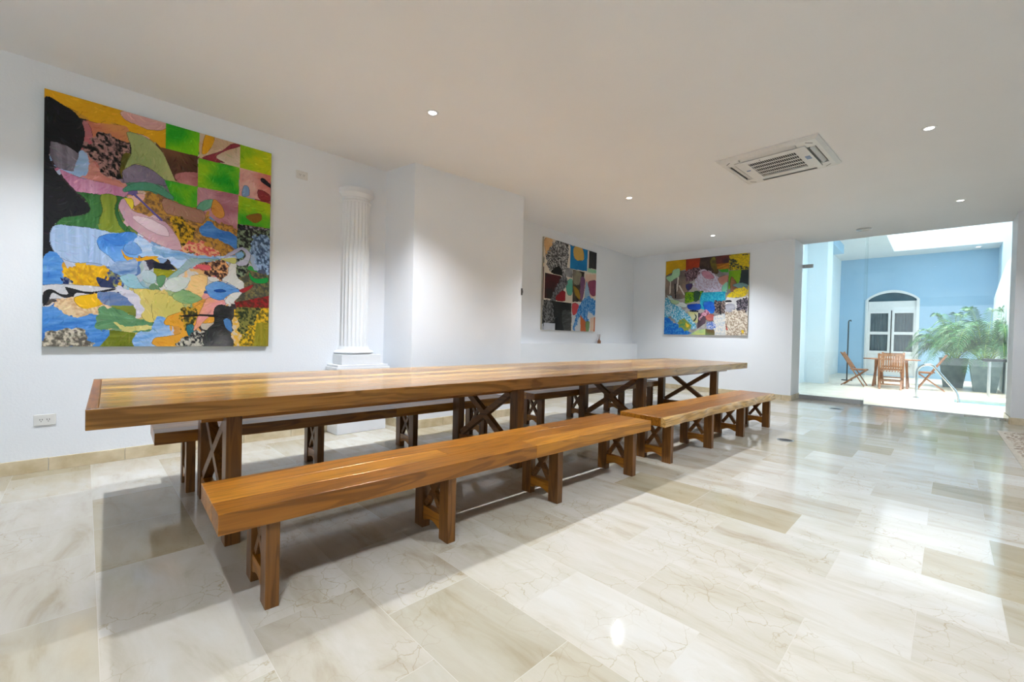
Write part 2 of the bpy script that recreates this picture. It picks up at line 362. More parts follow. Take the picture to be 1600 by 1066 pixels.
# ------------------------------------------------------------------ paintings
ART_1 = [
('f',(222,165,25),(200,150,40),[-1,1005,461,1007,462,879,410,908,362,920,314,919,284,931,224,938,195,914,181,855,167,851,160,919,111,943,64,951,-1,961]),
('n',(205,150,150),(215,175,165),[287,1001,457,1002,451,966,393,950,345,957,291,966]),
('n',(205,140,85),(190,110,90),[139,913,195,921,299,935,307,856,225,866,140,820]),
('n',(190,90,100),(170,110,115),[132,911,160,896,168,827,140,805,133,834]),
('k',(165,125,120),(20,20,20),[140,812,181,870,225,874,315,874,316,825,286,745,271,717,226,715,182,753,147,783]),
('n',(130,110,40),(80,80,30),[285,818,316,817,309,750,286,712,274,742]),
('s',(205,150,135),(190,110,100),[126,793,183,745,226,707,294,689,302,662,212,664,141,688,120,722]),
('s',(130,170,215),(170,190,220),[23,737,46,713,100,714,113,774,133,795,151,761,151,706,113,682,66,687]),
('v',(150,145,155),(100,90,105),[21,800,65,800,119,784,103,718,96,701,46,705,22,744]),
('v',(178,105,140),(200,150,175),[53,699,113,686,212,680,302,671,287,635,198,630,114,622]),
('n',(176,180,120),(150,165,105),[299,913,362,916,419,894,461,853,496,793,518,752,462,751,412,774,347,792,293,759,316,825,315,866]),
('n',(112,102,128),(140,130,150),[286,745,332,784,396,782,454,749,463,721,396,719,333,710,294,698]),
('f',(24,24,27),(30,30,33),[-1,962,64,955,111,932,138,882,136,827,119,782,102,787,65,802,21,802,1,800]),
('f',(24,24,27),(30,30,33),[-2,805,21,801,17,750,33,702,73,651,114,613,152,581,161,562,142,539,88,518,48,493,26,459,22,415,33,375,50,350,1,341]),
('nS',(118,190,20),(40,155,30),[462,1002,618,1002,612,889,462,887]),
('nS',(208,195,175),(190,160,130),[618,1000,825,1004,824,886,616,884]),
('f',(215,160,30),(200,140,30),[645,999,689,1002,681,960,652,913,628,913]),
('f',(130,45,60),(150,70,70),[640,896,724,943,779,992,825,998,811,983,748,949,700,908,743,890,646,883]),
('nS',(190,195,20),(90,165,30),[825,1001,1001,998,998,886,824,886]),
('nS',(115,78,55),(80,55,40),[441,887,610,889,611,752,507,752]),
('n',(190,130,130),(160,90,90),[507,784,607,812,611,752,529,745]),
('nS',(30,150,35),(140,190,30),[613,881,822,885,818,753,611,747]),
('nS',(195,110,100),(215,170,160),[824,885,998,886,997,749,820,748]),
('f',(120,150,190),(120,150,190),[846,801,873,800,877,759,837,751]),
('f',(30,30,35),(30,30,35),[939,857,960,862,1003,834,999,821,947,840]),
('f',(130,45,50),(150,60,60),[927,799,989,788,997,752,934,752]),
('nS',(25,150,50),(120,190,30),[459,747,611,746,608,633,519,651,492,672]),
('nS',(165,105,120),(190,140,150),[611,747,818,751,815,575,729,585,644,640,608,639]),
('n',(100,160,135),(130,180,150),[608,650,632,683,679,703,691,682,656,648,621,630]),
('f',(210,150,60),(190,120,80),[691,705,734,679,747,635,716,618,680,646]),
('nS',(165,190,25),(50,155,35),[820,748,997,739,997,612,817,608]),
('f',(130,90,30),(130,90,30),[862,654,936,679,950,651,916,627,882,634]),
('kS',(25,25,28),(150,140,150),[817,608,997,609,999,534,816,510]),
('f',(72,140,112),(100,165,140),[287,672,333,707,396,721,455,706,502,677,481,664,413,682,333,673,294,658]),
('k',(190,140,60),(120,90,60),[325,655,381,674,455,663,551,647,642,636,710,593,811,580,813,453,590,435,540,447,500,515,456,561,382,574,334,590]),
('n',(175,130,110),(150,110,90),[455,663,551,647,642,636,634,581,534,591,464,605]),
('k',(200,155,30),(60,50,20),[482,582,552,567,607,531,590,457,536,459,509,517]),
('n',(215,190,170),(225,170,165),[325,647,365,667,373,648,334,607]),
('f',(225,205,60),(210,180,50),[280,629,326,634,326,589,295,600]),
('s',(45,100,180),(90,150,210),[625,561,671,596,720,567,809,542,807,485,711,519,635,526]),
('v',(62,112,55),(45,95,50),[114,624,198,630,287,637,270,595,277,548,319,497,347,483,259,478,150,486,48,477,68,512,142,537,161,563,142,603]),
('v',(132,142,42),(110,130,45),[202,629,261,634,257,577,273,514,304,482,200,481,206,568]),
('v',(172,190,215),(140,170,210),[48,479,150,487,259,480,347,485,346,393,291,331,187,342,103,339,50,358,26,400,24,445]),
('n',(60,122,200),(120,170,225),[200,455,259,478,346,483,346,343,290,337,230,379,193,415]),
('s',(130,175,225),(210,220,235),[347,480,416,452,536,437,713,436,808,442,733,396,590,395,537,355,459,397,348,401]),
('n',(210,175,180),(190,150,165),[270,595,291,632,326,589,382,574,456,561,509,517,540,442,458,449,375,480,304,527]),
('n',(232,220,222),(215,190,200),[327,556,398,564,465,536,483,496,399,509]),
('fS',(95,85,150),(95,85,150),[325,656,337,659,456,565,448,559]),
('f',(215,150,25),(225,180,40),[283,414,305,388,352,385,417,401,433,395,337,367,298,375]),
('f',(90,140,205),(170,200,230),[290,419,312,451,344,447,368,412,336,396,305,400]),
('s',(50,112,188),(110,160,210),[2,347,47,366,64,330,69,275,72,240,2,242]),
('k',(222,172,25),(190,140,30),[64,324,149,336,190,332,264,322,259,292,206,276,196,244,130,239,81,276]),
('k',(30,45,90),(200,190,170),[62,275,86,271,130,244,76,240]),
('f',(40,50,85),(60,70,100),[188,286,227,278,259,257,249,245,206,247]),
('k',(45,60,110),(150,150,90),[243,320,280,318,286,271,259,257,246,291]),
('s',(70,115,175),(200,205,215),[237,337,341,372,345,312,281,300]),
('f',(195,195,200),(215,210,205),[2,240,259,246,254,222,166,210,106,190,25,185,3,151]),
('f',(35,35,38),(60,60,60),[76,237,101,234,165,224,249,244,254,237,171,216,128,218,111,212,103,197,72,195,34,211,20,179,3,159,3,210,29,225,62,209,87,211]),
('k',(222,195,155),(200,160,120),[53,181,116,201,239,198,315,173,208,127,146,107,77,127]),
('n',(228,178,30),(215,160,40),[111,201,196,218,228,191,192,166,136,155]),
('s',(40,108,190),(120,165,215),[2,156,58,148,107,117,197,132,208,69,245,70,241,-3,158,-3,152,62,78,72,3,54]),
('k',(95,90,80),(205,195,175),[3,54,78,66,147,74,175,26,158,-6,0,-5]),
('s',(60,100,160),(150,150,170),[207,230,287,224,343,198,343,174,239,169,197,189]),
('nS',(125,135,55),(110,120,50),[239,172,344,177,345,129,271,153]),
('s',(78,128,92),(110,150,105),[200,161,271,164,344,129,417,113,420,72,350,65,261,76,192,75]),
('s',(190,185,110),(215,205,130),[256,105,316,89,390,97,414,80,350,71,283,77]),
('sS',(135,145,42),(90,100,30),[240,70,344,59,344,-6,199,-6,240,47]),
('s',(85,145,212),(190,205,225),[348,60,420,74,450,118,451,-7,345,-6]),
('n',(212,192,105),(200,185,110),[337,252,448,235,450,121,373,121,354,199]),
('s',(190,190,212),(215,210,215),[265,258,314,244,351,217,375,170,367,136,347,141,338,186,287,218]),
('f',(130,180,200),(170,200,200),[281,300,336,311,371,266,400,256,325,251,292,272]),
('n',(212,192,105),(195,185,100),[419,228,487,232,553,192,548,167,488,132,420,113]),
('s',(85,145,212),(190,205,225),[420,116,472,126,500,64,474,33,421,4]),
('n',(225,160,45),(210,150,60),[488,140,554,165,599,184,651,209,735,214,700,119,600,94,584,1,432,1,421,36,495,47,544,65,527,92,467,98]),
('k',(60,60,35),(190,150,40),[548,176,593,189,617,151,595,71,601,37,578,37,555,93]),
('f',(40,110,120),(60,100,110),[566,93,600,99,604,37,578,48]),
('n',(222,150,150),(225,160,90),[651,209,686,234,760,221,724,167,664,130,606,71,611,111]),
('k',(192,187,172),(40,40,40),[522,37,572,54,606,71,659,67,660,-1,523,-1]),
('n',(42,42,42),(95,95,95),[699,177,735,202,798,194,837,190,835,148,803,134,805,0,660,0,653,66,700,114]),
('f',(40,35,35),(40,35,35),[554,145,640,152,712,152,712,140,640,143,560,136]),
('f',(65,110,165),(100,150,200),[752,133,787,128,797,69,762,92]),
('kS',(218,172,32),(100,90,30),[804,182,863,197,1002,198,1002,0,805,0]),
('k',(205,185,160),(220,170,60),[805,135,845,124,839,64,821,4,805,4]),
('vS',(122,122,35),(150,130,30),[929,120,1000,123,1001,0,914,0]),
('k',(130,125,60),(40,50,30),[837,196,938,201,932,127,878,101,853,40,839,88]),
('kS',(70,72,62),(120,110,70),[814,397,999,366,1000,229,817,219]),
('kS',(145,35,35),(90,40,30),[811,218,999,263,998,199,818,195]),
('kS',(28,28,28),(130,150,120),[814,575,997,603,999,510,905,510,886,429,861,354,815,338]),
('k',(152,182,218),(60,80,110),[904,552,998,553,1003,361,955,393,906,431,889,465]),
('n',(205,205,195),(215,215,210),[667,330,758,344,776,399,814,433,815,350,855,317,849,268,785,211,754,221,785,258,836,277,784,305,734,319,685,309]),
('k',(225,172,125),(200,80,80),[539,440,594,492,676,480,732,447,659,429,578,434]),
('k',(225,165,110),(60,40,40),[625,383,732,423,770,398,758,356,709,337,637,350]),
('f',(215,90,100),(220,120,120),[607,381,672,388,678,366,637,361]),
('fS',(25,28,38),(35,40,60),[417,374,496,372,518,350,417,346]),
('sS',(170,150,22),(120,140,40),[417,346,529,345,524,312,418,308]),
('n',(235,200,140),(225,180,110),[580,317,608,336,661,335,667,302,650,255,627,230,575,261]),
('n',(60,122,195),(110,160,215),[653,278,685,306,734,313,784,299,837,277,785,258,735,224,686,234]),
('f',(25,75,150),(40,90,170),[698,269,734,279,762,269,722,260]),
('f',(150,40,45),(160,60,60),[832,282,875,301,908,315,898,296,856,269,833,273]),
('f',(25,145,65),(30,150,60),[884,374,908,349,956,349,989,356,991,334,956,322,908,326,887,350]),
('s',(110,160,215),(150,180,205),[416,446,447,429,522,432,636,427,732,426,666,404,601,403,578,406,523,400,448,404,416,409]),
('n',(142,178,165),(160,180,200),[578,406,648,417,732,423,666,403,613,384,562,349,508,310,475,308,534,362]),
('n',(205,200,120),(190,190,110),[732,426,807,435,808,408,769,413]),
('n',(185,185,205),(160,160,190),[744,429,781,464,819,488,858,492,889,465,876,419,834,401,808,413,843,430,862,459,842,481,813,465,782,444]),
('n',(110,160,205),(150,185,215),[813,459,839,474,856,461,846,445,820,436]),
('n',(150,180,120),(120,160,110),[498,233,552,262,598,251,639,224,581,198,531,202]),
('n',(208,212,208),(190,205,200),[464,274,486,308,546,320,583,317,563,274,514,248]),
('f',(90,140,100),(110,150,110),[428,309,470,318,457,271,441,267]),
('n',(180,195,208),(160,190,190),[364,323,399,338,432,314,420,281,382,282]),
]
ART_2 = [
('nS',(215,205,190),(225,215,200),[6,990,1012,998,1019,0,17,-14]),
('n',(225,190,140),(210,160,110),[10,979,145,979,117,812,51,756,23,850]),
('k',(60,60,62),(190,190,190),[196,995,406,1002,407,756,358,585,301,624,141,636,88,662,42,777,97,886]),
('f',(20,20,20),(35,35,35),[124,634,261,722,319,627]),
('nS',(20,110,170),(30,130,190),[458,995,804,1005,801,739,462,723]),
('f',(205,165,85),(190,160,90),[532,991,694,997,725,867,548,850]),
('nS',(38,38,40),(50,50,50),[833,998,1007,997,1010,791,836,784]),
('nS',(140,200,165),(180,210,170),[810,780,1010,784,1012,739,812,731]),
('nS',(75,30,32),(40,35,35),[27,612,301,613,386,343,30,340]),
('f',(150,30,40),(140,40,45),[236,433,382,448,390,343,213,339]),
('nS',(170,170,170),(110,110,110),[389,724,514,725,513,623,384,618]),
('nS',(215,205,190),(220,210,190),[385,612,513,619,520,342,390,343]),
('n',(90,170,150),(120,180,160),[405,568,509,604,516,438,440,412,400,473]),
('nS',(42,36,32),(130,120,100),[514,719,748,722,722,359,524,342]),
('n',(150,150,120),(120,110,100),[525,702,687,701,651,561,541,560]),
('n',(160,125,40),(140,110,50),[529,523,592,518,655,476,676,379,577,419]),
('n',(110,75,110),(130,90,120),[669,637,763,636,740,435,680,368]),
('nS',(215,180,160),(225,200,180),[771,700,1012,733,1014,461,881,416,759,486]),
('n',(130,60,90),(140,70,95),[835,614,1012,642,1006,473,913,451,855,509]),
('n',(140,175,200),(150,180,205),[796,616,867,472,850,369,762,424]),
('k',(130,130,135),(60,60,65),[302,601,404,591,399,496,238,387,181,268,122,230,111,308,184,427]),
('nS',(40,44,42),(25,28,28),[18,322,505,326,511,-1,17,-14]),
('k',(120,120,120),(40,40,40),[27,301,153,312,212,145,162,86,35,92]),
('nS',(190,195,205),(180,185,195),[27,72,218,75,214,-3,22,-8]),
('fS',(15,15,15),(15,15,15),[216,134,248,136,246,-5,218,-6]),
('s',(90,95,95),(50,50,50),[336,210,496,220,496,1,381,2]),
('nS',(210,215,220),(200,210,220),[513,323,1001,382,1019,4,525,-4]),
('f',(200,70,80),(210,120,120),[521,318,641,321,625,229,537,187]),
('k',(30,115,195),(130,180,225),[762,412,1005,395,1009,214,856,243,831,77,688,183,593,32,544,18,606,203]),
('nS',(200,105,50),(190,100,60),[684,195,808,114,813,1,697,-2]),
('n',(130,155,90),(120,150,100),[797,114,883,118,867,2,813,1]),
('nS',(215,185,165),(220,195,170),[892,169,981,186,978,5,893,3]),
('nS',(200,100,50),(200,110,60),[981,186,1015,188,1017,4,974,3]),
]
ART_3 = [
('nS',(180,175,170),(120,120,120),[1,1000,999,989,995,-6,-4,1]),
('nS',(218,170,20),(190,150,30),[3,997,266,1001,264,867,178,850,6,799]),
('nS',(175,65,35),(130,55,40),[266,1001,452,999,432,876,325,862,267,842]),
('nS',(85,68,60),(60,50,50),[440,1003,628,997,628,821,651,770,433,826]),
('n',(150,140,40),(90,80,50),[556,950,623,979,662,794,605,811]),
('nS',(75,52,55),(120,60,50),[625,997,781,991,778,890,637,893]),
('sS',(200,140,40),(120,70,40),[636,899,778,902,778,819,649,831]),
('nS',(60,150,50),(80,160,60),[661,824,777,825,776,783,695,793]),
('kS',(50,58,60),(205,180,30),[781,991,999,989,994,799,781,807]),
('k',(215,185,30),(180,160,40),[792,984,994,983,993,845,927,840,873,904]),
('nS',(130,175,40),(80,150,50),[779,801,917,800,910,690,881,621,782,569]),
('nS',(45,55,60),(60,65,70),[917,800,994,799,994,614,901,644]),
('n',(160,120,80),(120,80,60),[804,722,859,670,882,574,809,543]),
('n',(110,150,150),(100,130,130),[828,625,932,641,989,614,984,591,871,587]),
('k',(222,195,30),(180,160,60),[768,486,882,574,990,585,992,498,885,468,812,460]),
('n',(150,130,115),(110,100,95),[6,799,289,827,286,509,73,493,7,549]),
('n',(150,200,160),(170,210,170),[13,786,77,807,101,870,189,881,186,785,130,750,54,717]),
('fS',(215,210,200),(215,210,200),[161,774,180,772,166,580,154,580]),
('fS',(215,210,200),(215,210,200),[64,716,77,715,72,546,59,546]),
('fS',(215,210,200),(215,210,200),[177,656,195,662,261,536,255,517]),
('fS',(30,30,35),(30,30,35),[122,686,138,685,150,490,137,491]),
('k',(75,60,65),(150,120,130),[265,842,396,880,456,824,400,742,293,687,268,727]),
('k',(205,205,225),(180,160,180),[379,656,422,790,491,840,606,786,720,656,723,548,499,555,380,618,320,609]),
('n',(175,110,135),(200,150,170),[468,823,560,809,619,724,540,718,481,760]),
('n',(205,160,140),(180,120,110),[664,721,772,748,764,653,699,634]),
('n',(120,190,160),(140,200,170),[711,609,769,665,761,534,713,537]),
('n',(60,70,120),(90,50,80),[270,663,354,670,344,607,296,585]),
('kS',(130,175,25),(60,110,40),[266,561,498,567,443,452,264,408]),
('n',(45,75,60),(60,90,60),[381,567,452,551,432,452,385,442]),
('kS',(30,145,185),(60,180,200),[476,550,750,547,753,439,661,406,620,286,458,339,454,476]),
('n',(30,90,190),(50,120,200),[502,425,628,408,626,286,529,288]),
('k',(50,45,50),(150,130,120),[617,408,726,428,752,283,665,273]),
('fS',(25,25,30),(25,25,30),[679,375,693,379,716,230,697,230]),
('nS',(222,220,215),(200,200,200),[768,474,885,457,993,475,1000,0,760,-4,753,439]),
('n',(130,130,145),(180,180,190),[755,379,845,388,858,316,774,283]),
('f',(40,40,45),(50,50,50),[753,433,812,434,818,412,759,412]),
('k',(45,45,52),(130,120,130),[886,433,993,463,993,290,911,280,878,351]),
('f',(70,65,65),(80,75,70),[911,280,927,268,913,186,873,151,841,163,892,198]),
('k',(222,212,195),(150,130,110),[752,271,988,278,995,0,760,-4]),
('k',(70,155,190),(190,215,225),[8,510,138,465,268,293,367,228,417,115,395,64,273,89,81,232,3,233]),
('n',(215,215,220),(180,200,190),[20,548,138,465,289,407,266,357,114,414]),
('n',(170,200,150),(160,190,160),[74,467,189,450,177,411,101,414]),
('n',(30,80,180),(20,60,150),[302,394,456,401,453,327,328,330]),
('fS',(20,25,40),(20,25,40),[334,324,441,312,436,296,328,305]),
('nS',(200,200,180),(190,190,120),[304,305,436,290,434,152,380,165]),
('f',(50,60,60),(50,60,60),[389,278,420,240,404,184,374,178,405,228]),
('k',(20,95,190),(60,140,200),[0,233,121,166,335,51,373,7,3,6]),
('k',(150,150,60),(80,140,90),[184,166,270,204,358,115,323,51,237,76]),
('f',(220,190,60),(220,190,60),[284,153,333,127,322,96,291,102]),
('nS',(60,50,60),(100,80,90),[436,290,542,251,527,152,430,77]),
('k',(215,160,175),(120,60,90),[444,215,505,313,575,287,553,238,485,227,451,190]),
('n',(190,110,100),(160,80,80),[530,251,621,262,623,188,543,189]),
('kS',(225,218,205),(180,190,200),[621,237,752,271,765,-4,628,-7]),
('k',(90,120,190),(200,200,210),[539,152,623,164,648,91,558,66]),
('nS',(100,130,80),(110,90,60),[529,78,637,66,639,-7,532,-9]),
('nS',(200,205,120),(100,170,150),[372,26,442,65,529,78,532,-9,349,3]),
('f',(205,60,60),(205,60,60),[761,151,785,80,774,68]),
('f',(225,190,60),(225,190,60),[937,69,963,63,964,29,944,28]),
]


def vnoise(x, y, seed):
    xi = np.floor(x).astype(int); yi = np.floor(y).astype(int); xf = x-xi; yf = y-yi
    def hsh(a, c):
        n = (a*374761393+c*668265263+seed*1442695041) & 0xffffffff
        n = ((n ^ (n >> 13))*1274126177) & 0xffffffff
        return ((n ^ (n >> 16)) & 0xffff)/65535.0
    u = xf*xf*(3-2*xf); v = yf*yf*(3-2*yf)
    return (hsh(xi, yi)*(1-u)+hsh(xi+1, yi)*u)*(1-v)+(hsh(xi, yi+1)*(1-u)+hsh(xi+1, yi+1)*u)*v
def fbm(x, y, seed, o=3): return sum(vnoise(x*2**i, y*2**i, seed+i*17)*.5**i for i in range(o))/sum(.5**i for i in range(o))
def smooth_poly(P):
    P = np.array(P, float); n = len(P); out = []
    for i in range(n):
        p0, p1, p2, p3 = P[i-1], P[i], P[(i+1) % n], P[(i+2) % n]
        for t in np.linspace(0, 1, 6, endpoint=False):
            out.append(.5*((2*p1)+(-p0+p2)*t+(2*p0-5*p1+4*p2-p3)*t*t+(-p0+3*p1-3*p2+p3)*t**3))
    return np.array(out)
def inside(P, X, Y):
    r = np.zeros(X.shape, bool); n = len(P)
    for i in range(n):
        x0, y0 = P[i]; x1, y1 = P[(i+1) % n]
        if y0 == y1: continue
        c = ((Y < y0) != (Y < y1)) & (X < (x1-x0)*(Y-y0)/(y1-y0)+x0)
        r ^= c
    return r
def art_colors(data, nx, ny, asp, base, k, seed):
    u = (np.arange(nx)+.5)/nx; v = (np.arange(ny)+.5)/ny; U, V = np.meshgrid(u, v)
    C = np.zeros((ny, nx, 3)); A_, B_ = [np.array(c, float) for c in base]
    # ground colour: scumble of the nearest shapes' colours
    VX = []; VC = []
    for kind, c1, c2, pts in data:
        for q in np.array(pts, float).reshape(-1, 2)/1000: VX.append(q); VC.append(c1 if (len(VC) % 3) else c2)
    VX = np.array(VX); VC = np.array(VC, float)
    Uw = U+(fbm(U*14, V*14*asp, seed)-.5)*.09; Vw = V+(fbm(U*14+50, V*14*asp, seed+2)-.5)*.09
    for j in range(ny):
        dd = (Uw[j][:, None]-VX[None, :, 0])**2+(Vw[j][:, None]-VX[None, :, 1])**2
        C[j] = VC[dd.argmin(1)]
    C = C*.85+A_*.15
    for idx, (kind, c1, c2, pts) in enumerate(data):
        P = np.array(pts, float).reshape(-1, 2)/1000
        if not kind.endswith('S'): P = smooth_poly(P)
        s = seed+idx*31; kd = kind[0]
        amp = {'f': .0, 'n': .004, 's': .012, 'v': .003, 'k': .03}[kd]
        if kind.endswith('S'): amp = 0
        lo = P.min(0)-.05; hi = P.max(0)+.05
        i0, i1 = max(0, int(lo[0]*nx)), min(nx, int(hi[0]*nx)+1); j0, j1 = max(0, int(lo[1]*ny)), min(ny, int(hi[1]*ny)+1)
        if i0 >= i1 or j0 >= j1: continue
        u_ = U[j0:j1, i0:i1]; v_ = V[j0:j1, i0:i1]
        w1 = (fbm(u_*30, v_*30*asp, s)-.5)*2*amp; w2 = (fbm(u_*30+9, v_*30*asp, s+5)-.5)*2*amp
        mk = inside(P, u_+w1, v_+w2)
        if kd == 's': t = fbm(u_*7+v_*3, v_*48*asp-u_*14, s+3)
        elif kd == 'v': t = fbm(u_*55+v_*6, v_*3*asp, s+3)
        elif kd == 'k': t = np.clip((fbm(u_*95+v_*20, v_*80*asp, s+3, 4)-.5)*3.8+.40, 0, 1)
        elif kd == 'f': t = fbm(u_*18, v_*18*asp, s+3)*.45
        else: t = np.clip((fbm(u_*8, v_*9*asp, s+3)-.5)*2.4+.5, 0, 1)
        t = t+ (vnoise(u_*140, v_*140*asp, s+7)-.5)*.15
        cc = np.array(c1, float)*(1-t[..., None])+np.array(c2, float)*t[..., None]
        if kd in 'sv': cc = cc+((fbm(u_*20+v_*6, v_*110*asp, s+11)-.5)*34)[..., None] if kd == 's' else cc+((fbm(u_*110, v_*7, s+11)-.5)*34)[..., None]
        sub = C[j0:j1, i0:i1]; sub[mk] = cc[mk]
        if kd in 'nfv' and not kind.endswith('S'):      # loosely drawn contour
            er = mk.copy(); er[1:] &= mk[:-1]; er[:-1] &= mk[1:]; er[:, 1:] &= mk[:, :-1]; er[:, :-1] &= mk[:, 1:]
            ed = mk & ~er & (fbm(u_*25, v_*25, s+19) > .42); sub[ed] = sub[ed]*.62
    # brush marks
    rs = np.random.RandomState(seed); ns = int(nx*ny/55)
    for _ in range(ns):
        ci, cj = rs.randint(nx), rs.randint(ny)
        Lk = rs.uniform(2, 9)*nx/400; Wk = rs.uniform(.5, 1.5)*nx/400
        a = fbm(np.array([ci/nx*5.]), np.array([cj/ny*5.]), seed+77)[0]*7+rs.uniform(-.5, .5)
        r_ = int(Lk)+2; i0, i1, j0, j1 = max(0, ci-r_), min(nx, ci+r_+1), max(0, cj-r_), min(ny, cj+r_+1)
        jj, ii = np.mgrid[j0:j1, i0:i1]; dx, dy = ii-ci, jj-cj
        p_ = dx*math.cos(a)+dy*math.sin(a); q_ = -dx*math.sin(a)+dy*math.cos(a)+.02*p_*p_
        mk = (p_/Lk)**2+(q_/Wk)**2 < 1
        c0 = C[cj, ci].copy(); sh = rs.normal(0, 19)+rs.normal(0, 8, 3)
        sub = C[j0:j1, i0:i1]; mk &= np.abs(sub-c0).sum(-1) < 95; sub[mk] = sub[mk]*.6+(c0+sh)*.4
    C = np.clip(C/255, 0, 1)
    C = np.where(C <= .04045, C/12.92, ((C+.055)/1.055)**2.4)*k
    return np.clip(C, 0, 1)
def art_mat(name):
    mt, nt, b = newmat(name, (1, 1, 1, 1), .6, 0, .2)
    a = N(nt, 'ShaderNodeVertexColor', layer_name='paint'); nt.links.new(a.outputs['Color'], b.inputs['Base Color'])
    tc = N(nt, 'ShaderNodeTexCoord'); no = N(nt, 'ShaderNodeTexNoise'); no.inputs['Scale'].default_value = 70; nt.links.new(tc.outputs['Object'], no.inputs['Vector'])
    bp = N(nt, 'ShaderNodeBump'); bp.inputs['Strength'].default_value = .1; bp.inputs['Distance'].default_value = .004
    nt.links.new(no.outputs['Fac'], bp.inputs['Height']); nt.links.new(bp.outputs['Normal'], b.inputs['Normal'])
    return mt
M_art = art_mat('oil_paint'); 
def painting(label, data, w, hgt, nx, loc, rz, base, k, seed, edge):
    """origin bottom-left of the back, local x to the right, -y towards the room"""
    t = thing('painting', label, 'painting', loc, rz)
    ny = int(nx*hgt/w); C = art_colors(data, nx, ny, hgt/w, base, k, seed)
    b = MB(); b.box(0, w, -.034, 0, 0, hgt); b.build('stretched_canvas', edge, t)
    xs = np.linspace(0, w, nx+1); zs = np.linspace(0, hgt, ny+1)
    X, Z = np.meshgrid(xs, zs); co = np.stack([X, np.full_like(X, -.0355), Z], -1).reshape(-1, 3)
    i = np.arange(nx); j = np.arange(ny); I, J = np.meshgrid(i, j); q = (J*(nx+1)+I).ravel()
    faces = np.stack([q, q+1, q+nx+2, q+nx+1], 1)
    me = D.meshes.new('paint_layer'); me.vertices.add(len(co)); me.vertices.foreach_set('co', co.ravel())
    me.loops.add(faces.size); me.loops.foreach_set('vertex_index', faces.ravel().astype(np.int32))
    me.polygons.add(len(faces)); me.polygons.foreach_set('loop_start', np.arange(0, faces.size, 4, dtype=np.int32))
    me.update(calc_edges=True)
    ca = me.color_attributes.new('paint', 'FLOAT_COLOR', 'CORNER')
    c4 = np.concatenate([C.reshape(-1, 3), np.ones((nx*ny, 1))], 1); ca.data.foreach_set('color', np.repeat(c4, 4, axis=0).ravel())
    me.materials.append(M_art)
    o = D.objects.new('painted_surface', me); col.objects.link(o); o.parent = t
    return t
M_cedge = simple_noise_mat('canvas_edge_green', rgb(60, 110, 60), rgb(110, 120, 70), .7, 3)
M_cedge2 = simple_noise_mat('canvas_edge_bare', rgb(170, 165, 150), rgb(190, 185, 170), .8, 6)
KP = 1.0
painting('large colourful abstract painting with green checks and black left edge, nearest on the left wall', ART_1, 1.56, 1.95, 420, (-.16, YL, .96), 0,
         ((170, 120, 110), (190, 150, 110)), KP, 11, M_cedge)
ra = math.atan2(5.36-5.03, 9.68-4.5)
pu = 1.432; px_, py_ = 4.5+pu*math.cos(ra), 5.03+pu*math.sin(ra)
painting('tall abstract painting of black, blue and dark red panels in the wall recess', ART_2, 1.866, 1.674, 180, (px_, py_, 1.248), ra,
         ((205, 195, 185), (150, 150, 150)), KP, 5, M_cedge2)
painting('abstract painting with turquoise, yellow and white patches on the far wall', ART_3, 1.77, 1.69, 200, (XF, 4.54, 1.24), -math.pi/2,
         ((150, 150, 150), (90, 120, 130)), KP, 8, M_cedge2)

# ------------------------------------------------------------------ small wall fittings
def socket(label, loc, w=.118, hh=.085):
    t = thing('wall_socket', label, 'socket', loc)
    b = MB(); b.box(-w/2, w/2, -.009, 0, -hh/2, hh/2); b.build('cover_plate', M_plastic, t, bevel=.003)
    for s in (-.019, .019):
        b = MB()
        b.box(s-.009, s-.0055, -.0102, -.008, -.002, .008); b.box(s+.004, s+.0075, -.0102, -.008, -.002, .008); b.box(s-.003, s+.002, -.0102, -.008, -.013, -.008)
        b.build('outlet', M_plastic_dark, t)
socket('white double socket low on the left wall above the skirting', (-.142, YL, .394))
socket('white double socket high on the wall between painting and column', (1.707, YL, 2.785))
t = thing('switch', 'small black switch on the edge of the projecting wall', 'switch', (4.488, 4.265, 1.0+.755))
b = MB(); b.box(-.012, .012, -.03, .03, -.048, .048); b.build('housing', M_black, t, bevel=.003)
b = MB(); b.box(-.006, .014, -.034, -.029, -.02, .02); b.build('rocker', M_plastic_dark, t)

# reed diffuser on the ledge
t = thing('reed_diffuser', 'small reed diffuser bottle standing on the white ledge', 'diffuser', (7.95, 5.19, 1.0))
b = MB(); b.lathe([(0, 0), (.035, 0), (.038, .01), (.038, .06), (.015, .075), (.015, .095), (.012, .095)], seg=16)
b.build('bottle', simple_noise_mat('brown_liquid_glass', rgb(170, 120, 90), rgb(140, 90, 60), .1, 20), t, smooth=True)
for k, (dx, dy) in enumerate([(.045, .0), (-.045, .01), (.02, .02), (-.02, -.02)]):
    b = MB(); b.tube([(0, 0, .02), (dx, dy, .2)], .003, 6); b.build('reed', simple_noise_mat('reed_%d' % k, rgb(120, 70, 45), rgb(150, 100, 70), .7, 20) if k == 0 else D.materials['reed_0'], t)

